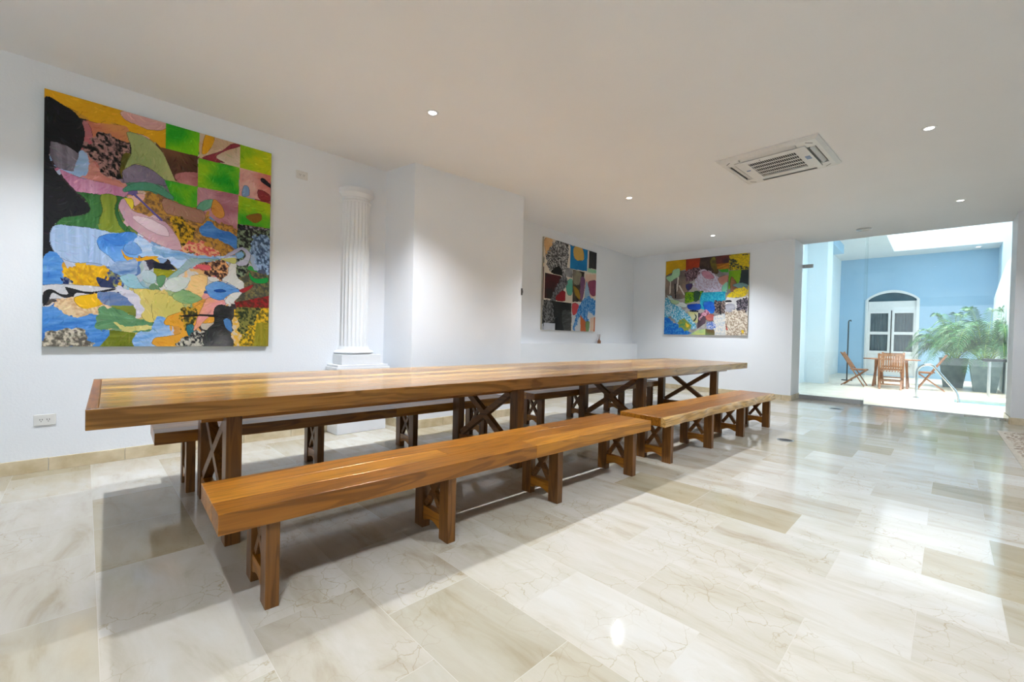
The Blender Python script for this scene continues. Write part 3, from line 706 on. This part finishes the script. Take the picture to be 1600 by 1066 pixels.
# ------------------------------------------------------------------ lamps
def lamp(x, y, label, power=1.0):
    t = thing('ceiling_downlight', label, 'ceiling light', (x, y, CZ), group='recessed ceiling downlights')
    b = MB(); b.lathe([(.034, -.001), (.036, -.006), (.052, -.005), (.056, 0)], seg=24); b.build('trim_ring', M_white_trim, t, smooth=True)
    b = MB(); b.lathe([(0, -.003), (.034, -.003)], seg=24); b.build('lens', M_lamp, t)
    ld = D.lights.new('lamp_light', 'SPOT'); ld.spot_size = R(120); ld.spot_blend = 1.0; ld.shadow_soft_size = .022; ld.energy = LAMP_W*power; ld.color = LAMP_COL
    lo = D.objects.new('lamp_light', ld); col.objects.link(lo); lo.parent = t; lo.location = (0, 0, -.008)
lamp(-.09, 3.72, 'lit downlight at the top left corner, above the near table end', .82)
lamp(2.25, 3.28, 'lit downlight in front of the half column', 1.45)
lamp(5.49, 3.15, 'lit downlight above the far half of the table', 1.25)
lamp(8.48, 3.08, 'lit downlight nearest the far wall painting', 1.1)
lamp(-.4, .15, 'lit downlight over the open floor beside the camera')
lamp(2.5, .15, 'lit downlight over the open floor before the benches')
lamp(5.46, .106, 'lit downlight right of the air conditioning cassette', 0.75)
lamp(8.44, -.17, 'lit downlight nearest the courtyard glass', 0.5)

t = thing('smoke_detector', 'flat white round detector on the ceiling before the courtyard', 'detector', (9.565, .957, CZ))
b = MB(); b.lathe([(0, -.03), (.06, -.03), (.10, -.018), (.11, 0)], seg=32); b.build('cover', M_alu, t, smooth=True)
b = MB(); b.lathe([(.035, -.031), (.035, -.037), (0, -.037)], seg=20); b.build('sensor', M_plastic, t)

# ------------------------------------------------------------------ air-conditioning cassette
def cassette():
    cx, cy = 5.42, 1.30
    t = thing('air_conditioner', 'white square ceiling air conditioning cassette with slatted intake grille', 'air conditioner', (cx, cy, CZ), R(-3.5))
    s = .475
    b = MB()
    # outer frame with chamfered edge, with four outlet slots left open
    def ring(r0, r1, z0, z1):
        vs = [(-r0, -r0, z0), (r0, -r0, z0), (r0, r0, z0), (-r0, r0, z0), (-r1, -r1, z1), (r1, -r1, z1), (r1, r1, z1), (-r1, r1, z1)]
        b.mesh(vs, [(i, (i+1) % 4, 4+(i+1) % 4, 4+i) for i in range(4)])
    ring(s, s, 0, -.012); ring(s, s-.03, -.012, -.035); ring(s-.03, .41, -.035, -.035)
    ring(.335, .335, -.012, -.035)
    # corners between slots
    for sx in (-1, 1):
        for sy in (-1, 1):
            xs = sorted((sx*.27, sx*.41)); ys = sorted((sy*.335, sy*.41)); b.box(*xs, *ys, -.035, -.012)
            xs = sorted((sx*.335, sx*.41)); ys = sorted((sy*.27, sy*.335)); b.box(*xs, *ys, -.035, -.012)
    b.build('frame', M_plastic, t, bevel=0)
    b = MB(); b.box(-.42, .42, -.42, .42, -.012, -.006); b.build('duct_interior', M_slot, t)
    for k in range(4):
        M_ = Matrix.Rotation(k*math.pi/2, 4, 'Z')
        b = MB(); Mv = M_ @ Matrix.Translation((0, .372, -.026)) @ Matrix.Rotation(R((8, 38, 42, 8)[k]), 4, 'X')
        b.box(-.26, .26, -.022, .022, -.004, .002, Mv); b.build('louvre', M_plastic, t, bevel=.002)
    # corner marks
    for k in range(4):
        M_ = Matrix.Rotation(k*math.pi/2+math.pi/4, 4, 'Z') @ Matrix.Translation((.535, 0, 0))
        b = MB(); b.box(-.004, .004, -.035, .035, -.0362, -.034, M_); b.build('corner_slot', M_slot, t)
    # intake panel and grille: rows of slits
    b = MB(); b.box(-.335, .335, -.335, .335, -.018, -.012); 
    for (x0, x1, y0, y1) in ((-.335, .335, -.335, -.225), (-.335, .335, .225, .335), (-.335, -.255, -.225, .225), (.255, .335, -.225, .225)):
        b.box(x0, x1, y0, y1, -.044, -.018)
    b.build('intake_panel', M_plastic, t, bevel=.002)
    b = MB(); b.box(-.256, .256, -.226, .226, -.021, -.018); b.build('filter', M_slot, t)
    g = MB(); nb = 23
    for k in range(nb+1):
        y = -.225+.45*k/nb; g.box(-.255, .255, y-.002, y+.002, -.044, -.0425)
    for k in range(6):
        x = -.255+.51*k/5; g.box(x-.010, x+.010, -.225, .225, -.0445, -.0405)
    tag(g.build('grille', M_plastic, t), 'slatted intake grille')
    b = MB(); b.box(-.012, .012, -.02, .02, -.0455, -.043, Matrix.Translation((-.05, .28, 0)))
    b.build('badge', M_bluebadge, t)
    b = MB()
    for k in range(3): b.box(-.06+k*.035, -.04+k*.035, -.31, -.265, -.0455, -.0435)
    b.build('sticker', M_bluebadge, t)
    b = MB(); b.box(-.006, .006, -.006, .006, -.0455, -.043, Matrix.Translation((-.29, .09, 0))); b.build('indicator', M_slot, t)
cassette()

# ------------------------------------------------------------------ table and benches
def planks(b, x0, x1, edges, z0, z1, gap=.0006, cuts=None):
    for i in range(len(edges)-1):
        cs = [x0]+(cuts[i] if cuts else [])+[x1]
        for a, c in zip(cs[:-1], cs[1:]): b.box(a+gap/2, c-gap/2, edges[i]+gap/2, edges[i+1]-gap/2, z0, z1)
def brace_x(par, x, y0, y1, z0, z1, w, d):
    for k, (a, c) in enumerate((((x, y0, z0), (x, y1, z1)), ((x, y1, z0), (x, y0, z1)))):
        b = MB(); b.bar(a, c, w*(1 if k == 0 else .92), d, up=(1, 0, 0))
        b.build('cross_brace', M_wbrace, par, bevel=.002)

def table():
    t = thing('dining_table', 'very long teak trestle table with thick plank top', 'table', (.04, 2.50, 0), R(-2.45))
    W, Ln, H, T = 1.42, 7.60, .78, .088
    b = MB()
    ed = [0, .03]+[.03+(W-.06)*k/9 for k in range(1, 9)]+[W-.03, W]
    cuts = [[4.28, 5.19]]
    for k in range(1, len(ed)-2): cuts.append([2.1+.13*((k*7) % 5), 5.19] if k % 2 else [3.3+.2*(k % 3), 5.19])
    cuts.append([3.0, 5.19])
    planks(b, 0, Ln, ed[:2], H-T, H, cuts=cuts[:1]); planks(b, 0, Ln, ed[-2:], H-T, H, cuts=cuts[-1:])
    planks(b, .04, Ln-.04, ed[1:-1], H-T, H, cuts=cuts[1:-1])
    tag(b.build('tabletop', M_wtop, t, bevel=.003))
    b = MB(); b.box(0, .0395, .0305, W-.0305, H-T, H); b.build('end_board', M_wy, t, bevel=.005)
    b = MB(); b.box(Ln-.0395, Ln, .0305, W-.0305, H-T, H); b.build('end_board', M_wy, t, bevel=.004)
    b = MB(); b.box(.42, Ln-.3, .20, .24, H-T-.05, H-T); b.build('apron', M_wx, t)
    b = MB(); b.box(.42, Ln-.3, 1.06-.04, 1.06, H-T-.05, H-T); b.build('apron', M_wx, t)
    b = MB(); b.box(.315, .42, .40, .405, H-.001, H+.0006); tag(b.build('scratch', M_slot, t), 'dark gouge in the tabletop')
    for x in (.515, 2.60, 4.62, 6.70):
        y0, y1 = .12, 1.06
        for yy in (y0, y1-.10):
            b = MB(); b.box(x, x+.072, yy, yy+.10, 0, H-T); b.build('leg', M_wz, t, bevel=.003)
        b = MB(); b.box(x+.004, x+.068, y0+.10, y1-.10, H-T-.045, H-T); b.build('top_rail', M_wy, t, bevel=.002)
        b = MB(); b.box(x+.008, x+.064, y0+.10, y1-.10, .06, .15); b.build('stretcher', M_wy, t, bevel=.002)
        brace_x(t, x+.036, y0+.125, y1-.125, .165, H-T-.06, .06, .05)
table()

def bench(label, loc, Ln, legs, rz, live=False, W=.45, group='long teak benches around the table'):
    t = thing('bench', label, 'bench', loc, rz, group)
    H, T = .435, .08
    b = MB()
    e = [0, .02, .155, .285, W] if not live else [.03, .24, W]
    if not live:
        planks(b, 0, Ln, [0, .15, .30, W], H-T, H, cuts=[[Ln*.55], [Ln*.37], [Ln*.7]])
        b.build('seat', M_wx, t, bevel=.002)
    else:
        planks(b, 0, Ln, e, H-T, H, cuts=[[], []]); b.build('seat', M_wx, t, bevel=.003)
        # waney natural edge facing the camera side
        b = MB(); n = 90; vs = []; rn = random.Random(5); ph = [rn.uniform(0, 6) for _ in range(6)]
        for k in range(n+1):
            x = Ln*k/n
            w = .008*math.sin(x*4.1+ph[0])+.006*math.sin(x*9.3+ph[1])+.003*math.sin(x*23+ph[2])
            zt = .012+.006*math.sin(x*6+ph[3])
            vs += [(x, .031, H-T), (x, .006+w, H-T), (x, -.002+w, H-T+.03), (x, .010+w, H-zt), (x, .022+w*.6, H-.001), (x, .031, H)]
        fs = [(i*6+k, i*6+(k+1) % 6, (i+1)*6+(k+1) % 6, (i+1)*6+k) for i in range(n) for k in range(6)] + [tuple(range(6)), tuple(n*6+k for k in range(6))]
        b.mesh(vs, fs); tag(b.build('waney_edge', M_sap, t, smooth=True), 'pale natural waney edge')
    for x in legs:
        y0, y1 = .02, .365; hz = H-T
        for yy in (y0, y1-.085):
            b = MB(); b.box(x, x+.052, yy, yy+.085, 0, hz); b.build('leg', M_wz, t, bevel=.003)
        # stretcher with an arched lower edge
        b = MB(); n = 8; pl = [(y0+.085, .13), (y0+.085, .05)]
        ya, yb = y0+.085, y1-.085
        for k in range(n+1): pl.append((ya+.015+(yb-ya-.03)*k/n, .05+.022*math.sin(math.pi*k/n)))
        pl += [(yb, .05), (yb, .13)]
        M_ = Matrix(((0, 0, 1, x+.006), (1, 0, 0, 0), (0, 1, 0, 0), (0, 0, 0, 1)))
        b.prism(pl, 0, .04, M=M_); b.build('stretcher', M_wy, t)
        brace_x(t, x+.026, ya+.012, yb-.012, .14, hz-.01, .036, .028)
    return t
BR = R(-3.2)
bench('long teak bench nearest the viewer, with plain squared edge', (.385, 1.885, 0), 3.07, (.165, 1.035, 1.915, 2.83), BR)
bench('far teak bench on the open floor side, with pale waney edge', (3.635, 1.685, 0), 2.95, (.165, 1.03, 1.90, 2.78), BR, live=True)
bench('teak bench on the wall side, at the near table end', (.38, 3.615, 0), 3.12, (.17, 1.03, 1.90, 2.76), BR)
bench('teak bench on the wall side, at the far table end', (3.90, 3.43, 0), 2.95, (.15, 1.02, 1.9, 2.72), BR)

# ------------------------------------------------------------------ floor fittings
def drain(label, x, y, r):
    t = thing('floor_drain', label, 'drain', (x, y, 0))
    b = MB(); b.lathe([(0, .001), (r, .001), (r, .003), (r*.86, .0045), (r*.84, .002)], seg=32); b.build('rim', M_alu, t, smooth=True)
    b = MB(); b.lathe([(0, .0025), (r*.84, .0025)], seg=32); b.build('grate_bed', M_slot, t)
    b = MB()
    for k in range(-3, 4): 
        yy = k*r*.22; hw = math.sqrt(max(0, (r*.82)**2-yy*yy)); b.box(-hw, hw, yy-.003, yy+.003, .0025, .004)
    b.build('grate', M_black, t)
drain('round dark floor drain beside the far bench', 5.762, 1.22, .085)
drain('small floor drain near the glass threshold', 9.225, 1.22, .09)

# pebble strip set in the floor on the right
def pebbles():
    rn = random.Random(3); b = MB(); mats = []
    for c in ((196, 184, 165), (176, 160, 140), (150, 132, 112), (208, 198, 182)): mats.append(simple_noise_mat('pebble', rgb(*c), rgb(*[int(v*.88) for v in c]), .5, 25))
    b.box(.6, 8.78, -1.5, -.60, .0005, .004, mi=0)
    def blob(x, y, rx, ry, a, mi):
        ca, sa = math.cos(a), math.sin(a); vs = [(x, y, .014)]
        for z, f in ((.011, .6), (.004, 1.0)):
            for k in range(7):
                t_ = 2*math.pi*k/7; px, py = f*rx*math.cos(t_), f*ry*math.sin(t_); vs.append((x+px*ca-py*sa, y+px*sa+py*ca, z))
        fs = [(0, 1+k, 1+(k+1) % 7) for k in range(7)]+[(1+k, 8+k, 8+(k+1) % 7, 1+(k+1) % 7) for k in range(7)]
        b.mesh(vs, fs, mi)
    for _ in range(3400):
        x = rn.uniform(5.2, 8.72); y = rn.uniform(-1.45, -.66-(0.0)); blob(x, y, rn.uniform(.015, .034), rn.uniform(.012, .024), rn.uniform(0, 3), rn.randrange(4))
    o = b.build('pebble_paving', mats, None, smooth=True)
    tag(o, 'beige pebble strip set into the marble floor by the right edge', 'paving', kind='stuff')
pebbles()

# ------------------------------------------------------------------ glass front to the courtyard
GX = 10.345
b = MB(); b.box(GX-.005, GX+.005, .965, 1.975, .075, CZ); tag(struct(b.build('window_1', M_glass)))
b = MB(); b.box(GX-.045, GX-.035, -.79, 1.0, .012, CZ); struct(b.build('window_2', M_glass))
b = MB(); b.box(GX-.006, GX+.006, .957, .965, .075, CZ); struct(b.build('trim_2', M_glass))
b = MB(); b.box(GX-.03, GX+.03, .955, 1.985, 0, .08); struct(b.build('trim_3', M_alu, bevel=.003))
b = MB(); b.box(GX-.055, GX-.025, -.79, .955, 0, .013); struct(b.build('trim_4', M_alu))
t = thing('glass_clamp', 'brushed steel clamp holding the fixed glass panel to the wall', 'clamp', (GX, 1.965, 2.66))
b = MB(); b.box(-.02, -.006, -.16, .02, -.035, .035); b.box(.006, .02, -.16, .02, -.035, .035); b.build('clamp_plate', M_alu, t, bevel=.003)
b = MB(); b.tube([(-.024, -.04, 0), (.024, -.04, 0)], .012, 12); b.build('bolt', M_chrome, t)

# ------------------------------------------------------------------ courtyard
CH = 4.25; XB = 20.4
b = MB()
b.box(10.37, 23, 0-2.2, 4, -.12, -.002)
cf_ = b
b = MB(); X0, X1, Y0, Y1 = 12.45, 13.3, -1.32, -.27
b.box(10.37, X0, -1.3, 2.7, -.5, 0); b.box(X1, XB, -1.3, 2.7, -.5, 0); b.box(X0, X1, Y1, 2.7, -.5, 0)
struct(b.build('courtyard_floor', M_court_floor))
b = MB(); b.box(X0, X1, -1.3, Y1, -.5, -.42); b.build('pool_basin', simple_noise_mat('pool_tile', rgb(60, 130, 150), rgb(80, 150, 170), .2, 20))
struct(D.objects['pool_basin'])
mt, nt, bs = newmat('pool_water', rgb(70, 140, 160), .03, 0, .5)
n1 = N(nt, 'ShaderNodeTexNoise'); n1.inputs['Scale'].default_value = 9; bp = N(nt, 'ShaderNodeBump'); bp.inputs['Strength'].default_value = .15
nt.links.new(n1.outputs['Fac'], bp.inputs['Height']); nt.links.new(bp.outputs['Normal'], bs.inputs['Normal'])
b = MB(); b.box(X0, X1, -1.3, Y1, -.42, -.05); tag(b.build('pool_water', mt), 'small patch of pool water sunk in the courtyard floor', 'water', kind='stuff')
b = MB(); b.box(XB, XB+.3, -1.5, 3, -.5, CH+.4)
# far wall has the arched opening: build around it
b = MB(); wy0, wy1, wz1, spring = .52, 1.87, 3.0, 2.72
b.box(XB, XB+.3, -1.6, wy0, -.5, CH+.3); b.box(XB, XB+.3, wy1, 3.2, -.5, CH+.3)
pl = [(wy0, CH+.3), (wy1, CH+.3)]; n = 14
for k in range(n+1):
    y = wy1+(wy0-wy1)*k/n; pl.append((y, spring+(wz1-spring)*math.sin(math.pi*k/n)**.75))
M_ = Matrix(((0, 0, 1, XB), (1, 0, 0, 0), (0, 1, 0, 0), (0, 0, 0, 1)))
b.prism(pl, 0, .3, M=M_); b.box(XB, XB+.3, wy0, wy1, -.5, .02)
struct(b.build('wall_courtyard_far', M_blue))
b = MB(); b.box(10.37, XB, 2.68, 3.2, -.5, CH); struct(b.build('wall_courtyard_left', M_paleblue))
b = MB(); b.box(14.6, 15.4, 2.22, 2.68, 0, CH); struct(b.build('wall_courtyard_pier', M_paleblue))
b = MB(); b.box(15.4, 17.2, 2.2, 2.68, 3.98, CH); struct(b.build('trim_5', M_blue))
b = MB(); b.box(10.37, XB, -1.6, -1.3, -.5, 6.5); struct(b.build('wall_courtyard_right', simple_noise_mat('sky_blue_wall_paint', rgb(186, 216, 234), rgb(194, 222, 238), .7, 1.2, .15, spec=.2)))
b = MB(); b.box(10.37, XB+.3, 1.12, 3.2, CH, CH+.3); b.box(19.3, XB+.3, -1.3, 1.12, CH, CH+.3); struct(b.build('ceiling_courtyard', M_court_ceil))
b = MB(); b.box(10.2, 10.37, -1.6, 3.2, CZ+.15, CH+.3); struct(b.build('wall_courtyard_near', M_blue))
# stepped low wall against the right-hand courtyard wall
b = MB(); b.prism([(13.6, 0), (19.6, 0), (19.6, 2.6), (18.0, 2.95), (16.4, 3.25), (13.6, 3.25)], 0, .12, M=Matrix(((1, 0, 0, 0), (0, 0, 1, -1.3), (0, 1, 0, 0), (0, 0, 0, 1))))
struct(b.build('trim_6', M_paleblue))
# side door edge on the left wall
t = thing('side_door', 'white framed side door on the left courtyard wall', 'door', (17.6, 2.68, 0))
b = MB()
for x0, x1 in ((-.55, -.47), (.47, .55)): b.box(x0, x1, -.05, 0, 0, 2.75)
b.box(-.55, .55, -.05, 0, 2.67, 2.75); b.build('door_frame', M_white_trim, t)
b = MB(); b.box(-.47, .47, -.02, 0, 0.01, 2.67); b.build('door_leaf', simple_noise_mat('door_glass_grey', rgb(120, 150, 165), rgb(140, 165, 180), .2, 3), t)

# arched window / french door in the far wall
def arched_window():
    t = thing('arched_window', 'white arched window with dark fanlight and four curtained panes', 'window', (XB, (wy0+wy1)/2, 0), 0)
    t['kind'] = 'structure'
    hw = (wy1-wy0)/2
    def P(poly, x0, x1, name, mat, par=t):
        M_ = Matrix(((0, 0, 1, x0), (-1, 0, 0, 0), (0, 1, 0, 0), (0, 0, 0, 1)))
        b = MB(); b.prism(poly, 0, x1-x0, M=M_); return b.build(name, mat, par, bevel=0)
    # surround
    def arch(w, top, sp, n=16): return [(-w+2*w*k/n, sp+(top-sp)*math.sin(math.pi*k/n)**.75) for k in range(n+1)]
    outer = arch(hw+.05, wz1+.06, spring); inner = arch(hw-.03, wz1-.03, spring)
    b = MB(); n = len(outer)
    O = [(-hw-.05, 0)]+outer+[(hw+.05, 0)]; I = [(-hw+.03, 0)]+inner+[(hw-.03, 0)]
    vs = [(x, -a, z) for x in (-.05, .02) for (a, z) in O] + [(x, -a, z) for x in (-.05, .02) for (a, z) in I]
    m_ = len(O); fs = []
    for k in range(m_-1):
        fs += [(k, k+1, 2*m_+k+1, 2*m_+k), (m_+k, m_+k+1, 3*m_+k+1, 3*m_+k), (k, k+1, m_+k+1, m_+k), (2*m_+k, 2*m_+k+1, 3*m_+k+1, 3*m_+k)]
    b.mesh(vs, fs); b.build('window_surround', M_white_trim, t)
    fan = [(-hw+.03, spring-.06)]+inner+[(hw-.03, spring-.06)]
    P(fan, .05, .07, 'fanlight', simple_noise_mat('dark_fanlight_glass', rgb(48, 78, 92), rgb(70, 100, 112), .15, 4))
    b = MB(); b.box(.03, .08, -hw+.03, hw-.03, 2.34, 2.67); b.build('transom_panel', M_white_trim, t, bevel=.01)
    b = MB(); b.box(.03, .08, -hw+.03, hw-.03, 0.02, .80); b.box(.025, .03, -hw+.12, -.06, .12, .7); b.box(.025, .03, .06, hw-.12, .12, .7)
    b.build('lower_panel', M_white_trim, t, bevel=.008)
    for s in (-1, 1):
        y0, y1 = sorted((s*.015, s*(hw-.03)))
        f = MB(); z0, zm, z1 = .80, 1.53, 2.34; w = .07
        f.box(.0, .06, y0, y0+w, z0, z1); f.box(.0, .06, y1-w, y1, z0, z1)
        for za, zb in ((z0, z0+.09), (zm-.05, zm+.05), (z1-.1, z1)): f.box(.0, .06, y0+w, y1-w, za, zb)
        fo = f.build('casement', M_white_trim, t, bevel=.003)
        for za, zb in ((z0+.09, zm-.05), (zm+.05, z1-.1)):
            g = MB(); g.box(.03, .034, y0+w, y1-w, za, zb); g.build('glass_pane', M_glass, fo)
        c = MB(); nn = 40; vs = []
        for k in range(nn+1):
            y = y0+.02+(y1-y0-.04)*k/nn; vs += [(.12+.02*math.sin(k*1.1), y, z0), (.12+.02*math.sin(k*1.1+.3), y, z1)]
        c.mesh(vs, [(2*k, 2*k+2, 2*k+3, 2*k+1) for k in range(nn)]); c.build('curtain', simple_noise_mat('grey_curtain', rgb(120, 140, 148), rgb(140, 158, 165), .9, 3), t, smooth=True)
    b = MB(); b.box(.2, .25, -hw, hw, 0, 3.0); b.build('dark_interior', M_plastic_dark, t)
arched_window()

for (x, y, lb) in ((19.85, -.83, 'small round soffit light at the right end of the courtyard ceiling'),):
    t = thing('soffit_light', lb, 'ceiling light', (x, y, CH)); b = MB(); b.lathe([(.05, 0), (.055, -.008), (.09, -.006), (.095, 0)], seg=20); b.build('trim_ring', M_white_trim, t, smooth=True)
    b = MB(); b.lathe([(0, -.004), (.05, -.004)], seg=20); b.build('lens', M_lamp, t)

# folding slatted chairs: local +x is the way the sitter faces
def folding_chair(label, loc, rz):
    t = thing('folding_chair', label, 'chair', loc, rz, 'slatted teak folding chairs round the courtyard table')
    w = .23
    for s in (-1, 1):
        b = MB(); b.bar((.22, s*w, .0), (-.30, s*w, .90), .022, .045, up=(0, 1, 0)); b.build('back_leg', M_otk, t, bevel=.003)   # foot in front, rises to the back top
        b = MB(); b.bar((-.28, s*(w-.028), 0), (.24, s*(w-.028), .44), .022, .04, up=(0, 1, 0)); b.build('front_leg', M_otk, t, bevel=.003)
        b = MB(); b.bar((-.06, s*(w-.05), .425), (.22, s*(w-.05), .435), .02, .03, up=(0, 1, 0)); b.build('seat_rail', M_otx, t)
    b = MB()
    for k in range(8):
        y = -w+.035+(2*w-.07)*k/7; b.box(-.10, .23, y-.017, y+.017, .44, .455)
    b.build('seat', M_otx, t, bevel=.002)
    b = MB(); d = Vector((-.52, 0, .90)).normalized(); p = lambda z: (.22-.52*z/.9)
    for z in (.50, .86):
        b.bar((p(z), -w+.012, z), (p(z), w-.012, z), .02, .05, up=(0, 0, 1))
    for k in range(9):
        y = -w+.045+(2*w-.09)*k/8; b.bar((p(.51), y, .51), (p(.85), y, .85), .026, .012, up=(1, 0, 0))
    b.build('backrest', M_otk, t, bevel=.002)
    for z in (.12, .2):
        b = MB(); xx = -.28+.52*z/.44; b.bar((xx, -w+.03, z), (xx, w-.03, z), .02, .03); b.build('stretcher', M_otx, t)
    return t
folding_chair('slatted teak folding chair seen side on, left of the courtyard table', (14.85, 1.56, 0), R(-93))
folding_chair('slatted teak folding chair with its back to the room', (14.62, .83, 0), R(2))
folding_chair('slatted teak folding chair right of the table, beside the steel rail', (15.2, .13, 0), R(92))
folding_chair('slatted teak folding chair behind the table, mostly hidden', (16.25, .90, 0), R(180))
def garden_table():
    t = thing('garden_table', 'octagonal slatted teak folding table in the courtyard', 'table', (15.35, .87, 0))
    b = MB(); r = .62
    oc = [(r*math.cos(math.pi/8+k*math.pi/4), r*math.sin(math.pi/8+k*math.pi/4)) for k in range(8)]
    for k in range(15):   # slats clipped to the octagon
        x0 = -r*.92+k*(r*1.84)/15; x1 = x0+(r*1.84)/15-.008; xm = max(abs(x0), abs(x1)); c = r*math.cos(math.pi/8); hy = c if xm < c*.4142 else c-(xm-c*.4142)
        b.box(x0, x1, -hy, hy, .725, .745)
    b.build('tabletop', M_otx, t, bevel=.002)
    for s in (-1, 1):
        for q in (-1, 1):
            b = MB(); b.bar((q*.30, s*.34, 0), (-q*.22, s*.30, .70), .025, .05, up=(0, 1, 0)); b.build('leg', M_otk, t, bevel=.003)
        b = MB(); b.bar((-.3, s*.30, .71), (.3, s*.30, .71), .03, .035); b.build('top_rail', M_otx, t)
garden_table()

# black pole on a foot by the far left
t = thing('black_pole', 'thin black upright pole with small hook behind the left folding chair', 'pole', (16.6, 1.95, 0))
b = MB(); b.tube([(0, 0, .02), (0, 0, 1.80)], .017, 10); b.build('pole', M_black, t, smooth=True)
b = MB(); b.lathe([(0, .025), (.13, .025), (.14, .0)], seg=24); b.build('base_plate', M_black, t)
b = MB(); b.tube([(0, 0, 1.80), (0, -.02, 1.83), (0, -.05, 1.84), (0, -.06, 1.80)], .016, 8); b.build('hook', M_black, t, smooth=True)

# pool handrail
t = thing('pool_handrail', 'polished steel grab rail curving down into the pool', 'handrail', (0, 0, 0))
A0 = Vector((12.75, .30, 0)); B0 = Vector((12.62, -.33, -.3))
pts = [A0+Vector((0, 0, z)) for z in (0, .3, .55)]
for k in range(1, 9):
    a = k/8*math.pi*.66; pts.append(Vector((12.75-.01*k/8, .30-.17*(1-math.cos(a)), .55+.17*math.sin(a))))
e = pts[-1]; b1 = Vector((12.65, -.28, .22))
pts += [e.lerp(b1, .33), e.lerp(b1, .67), b1, Vector((12.64, -.315, .14)), Vector((12.63, -.33, .05)), B0]
b = MB(); b.tube(pts, .024, 14); b.build('rail', M_chrome, t, smooth=True)
b = MB(); b.lathe([(.026, .02), (.05, .015), (.055, 0)], 12.75, .30, seg=20); b.build('flange', M_chrome, t, smooth=True)

# potted palms
def frond(b, base, az, length, rise, droop, rn, ymin=-9):
    pts = []; n = 12
    for k in range(n+1):
        s = k/n; r_ = length*(s*.92); z = rise*math.sin(min(s*1.15, 1)*math.pi*.5)-droop*s**2.6
        pts.append(Vector((base[0]+r_*math.cos(az), max(ymin+.05, base[1]+r_*math.sin(az)), base[2]+z)))
    b.tube(pts, [.007*(1-.8*k/n) for k in range(n+1)], 4, mi=1)
    side = Vector((-math.sin(az), math.cos(az), 0))
    m_ = 30
    for j in range(m_):
        s = .18+.8*j/m_; i = min(int(s*n), n-1); f = s*n-i; p = pts[i].lerp(pts[i+1], f); t = (pts[i+1]-pts[i]).normalized()
        up = side.cross(t)*-1
        L_ = (.34*math.sin(math.pi*min(1, .25+s*.72))+.05)*rn.uniform(.85, 1.1)*(length/1.3)**.4
        for sg in (-1, 1):
            d = (side*sg*.80+t*.62+Vector((0, 0, .12))).normalized()
            q1 = p+d*L_*.5; q2 = p+d*L_+Vector((0, 0, -.32*L_*rn.uniform(.6, 1.4)))
            w = t*.008
            q = [p-w*.4, p+w*.4, q1+w, q1-w, q2]
            for v in q: v.y = max(v.y, ymin)
            b.mesh(q, [(0, 1, 2, 3), (3, 2, 4)], 0)
M_leaf = simple_noise_mat('palm_leaf_green', rgb(22, 78, 44), rgb(62, 128, 70), .45, 4)
M_leaf.node_tree.nodes['Principled BSDF'].inputs['Subsurface Weight'].default_value = 0
M_stem = simple_noise_mat('palm_stem', rgb(110, 150, 70), rgb(150, 170, 90), .6, 8)
M_pot = simple_noise_mat('grey_planter_concrete', rgb(118, 140, 148), rgb(138, 158, 165), .6, 6, .05)
M_soil = simple_noise_mat('dark_soil', rgb(60, 45, 35), rgb(80, 60, 45), .9, 30, .5)
def palm(label, loc, seed, nf, big):
    t = thing('potted_palm', label, 'potted plant', loc, 0, 'areca palms in grey planters')
    b = MB(); h_ = .80; a, c = .19, .29
    def fr(a, c, z0, z1): return [(-a, -a, z0), (a, -a, z0), (a, a, z0), (-a, a, z0), (-c, -c, z1), (c, -c, z1), (c, c, z1), (-c, c, z1)]
    v = fr(a, c, 0, h_)+[(x, y, z) for x, y, z in fr(c-.03, c-.03, h_, h_-.06)]
    fs = [(0, 3, 2, 1)]+[(i, (i+1) % 4, 4+(i+1) % 4, 4+i) for i in range(4)]
    fs += [(4+i, 4+(i+1) % 4, 8+(i+1) % 4, 8+i) for i in range(4)]+[(8+i, 8+(i+1) % 4, 12+(i+1) % 4, 12+i) for i in range(4)]
    b.mesh(v, fs); b.build('planter', M_pot, t, bevel=.006)
    b = MB(); b.box(-.262, .262, -.262, .262, h_-.12, h_-.05); b.build('soil', M_soil, t)
    rn = random.Random(seed); b = MB()
    for k in range(nf):
        az = 2*math.pi*k/nf*2.4+rn.uniform(-.3, .3); bx, by = rn.uniform(-.1, .1), rn.uniform(-.1, .1)
        q = k/nf
        frond(b, (bx, by, h_-.05), az, rn.uniform(.75, 1.15)*big, rn.uniform(.55, 1.15)*big, rn.uniform(.35, .9)*big, rn, -1.15-loc[1])
    for k in range(5):
        az = rn.uniform(0, 6.28); frond(b, (0, 0, h_-.05), az, .5*big, 1.25*big, .15, rn, -1.15-loc[1])
    tag(b.build('foliage', [M_leaf, M_stem], t))
palm('areca palm in grey planter, left of the pair', (17.0, -.32, 0), 4, 46, 1.08)
palm('areca palm in grey planter, right of the pair', (16.0, -.86, 0), 9, 46, 1.15)

# black-topped side table at the right end
t = thing('side_table', 'black flat topped side table half hidden behind the right palm', 'table', (14.6, -1.05, 0))
b = MB(); b.box(-.22, .22, -.2, .3, .80, .86); b.build('tabletop', M_black, t, bevel=.006)
for sx in (-1, 1):
    for sy in (-.16, .2):
        b = MB(); b.box(sx*.18-.015, sx*.18+.015, sy-.015, sy+.015, 0, .80); b.build('leg', M_alu, t)
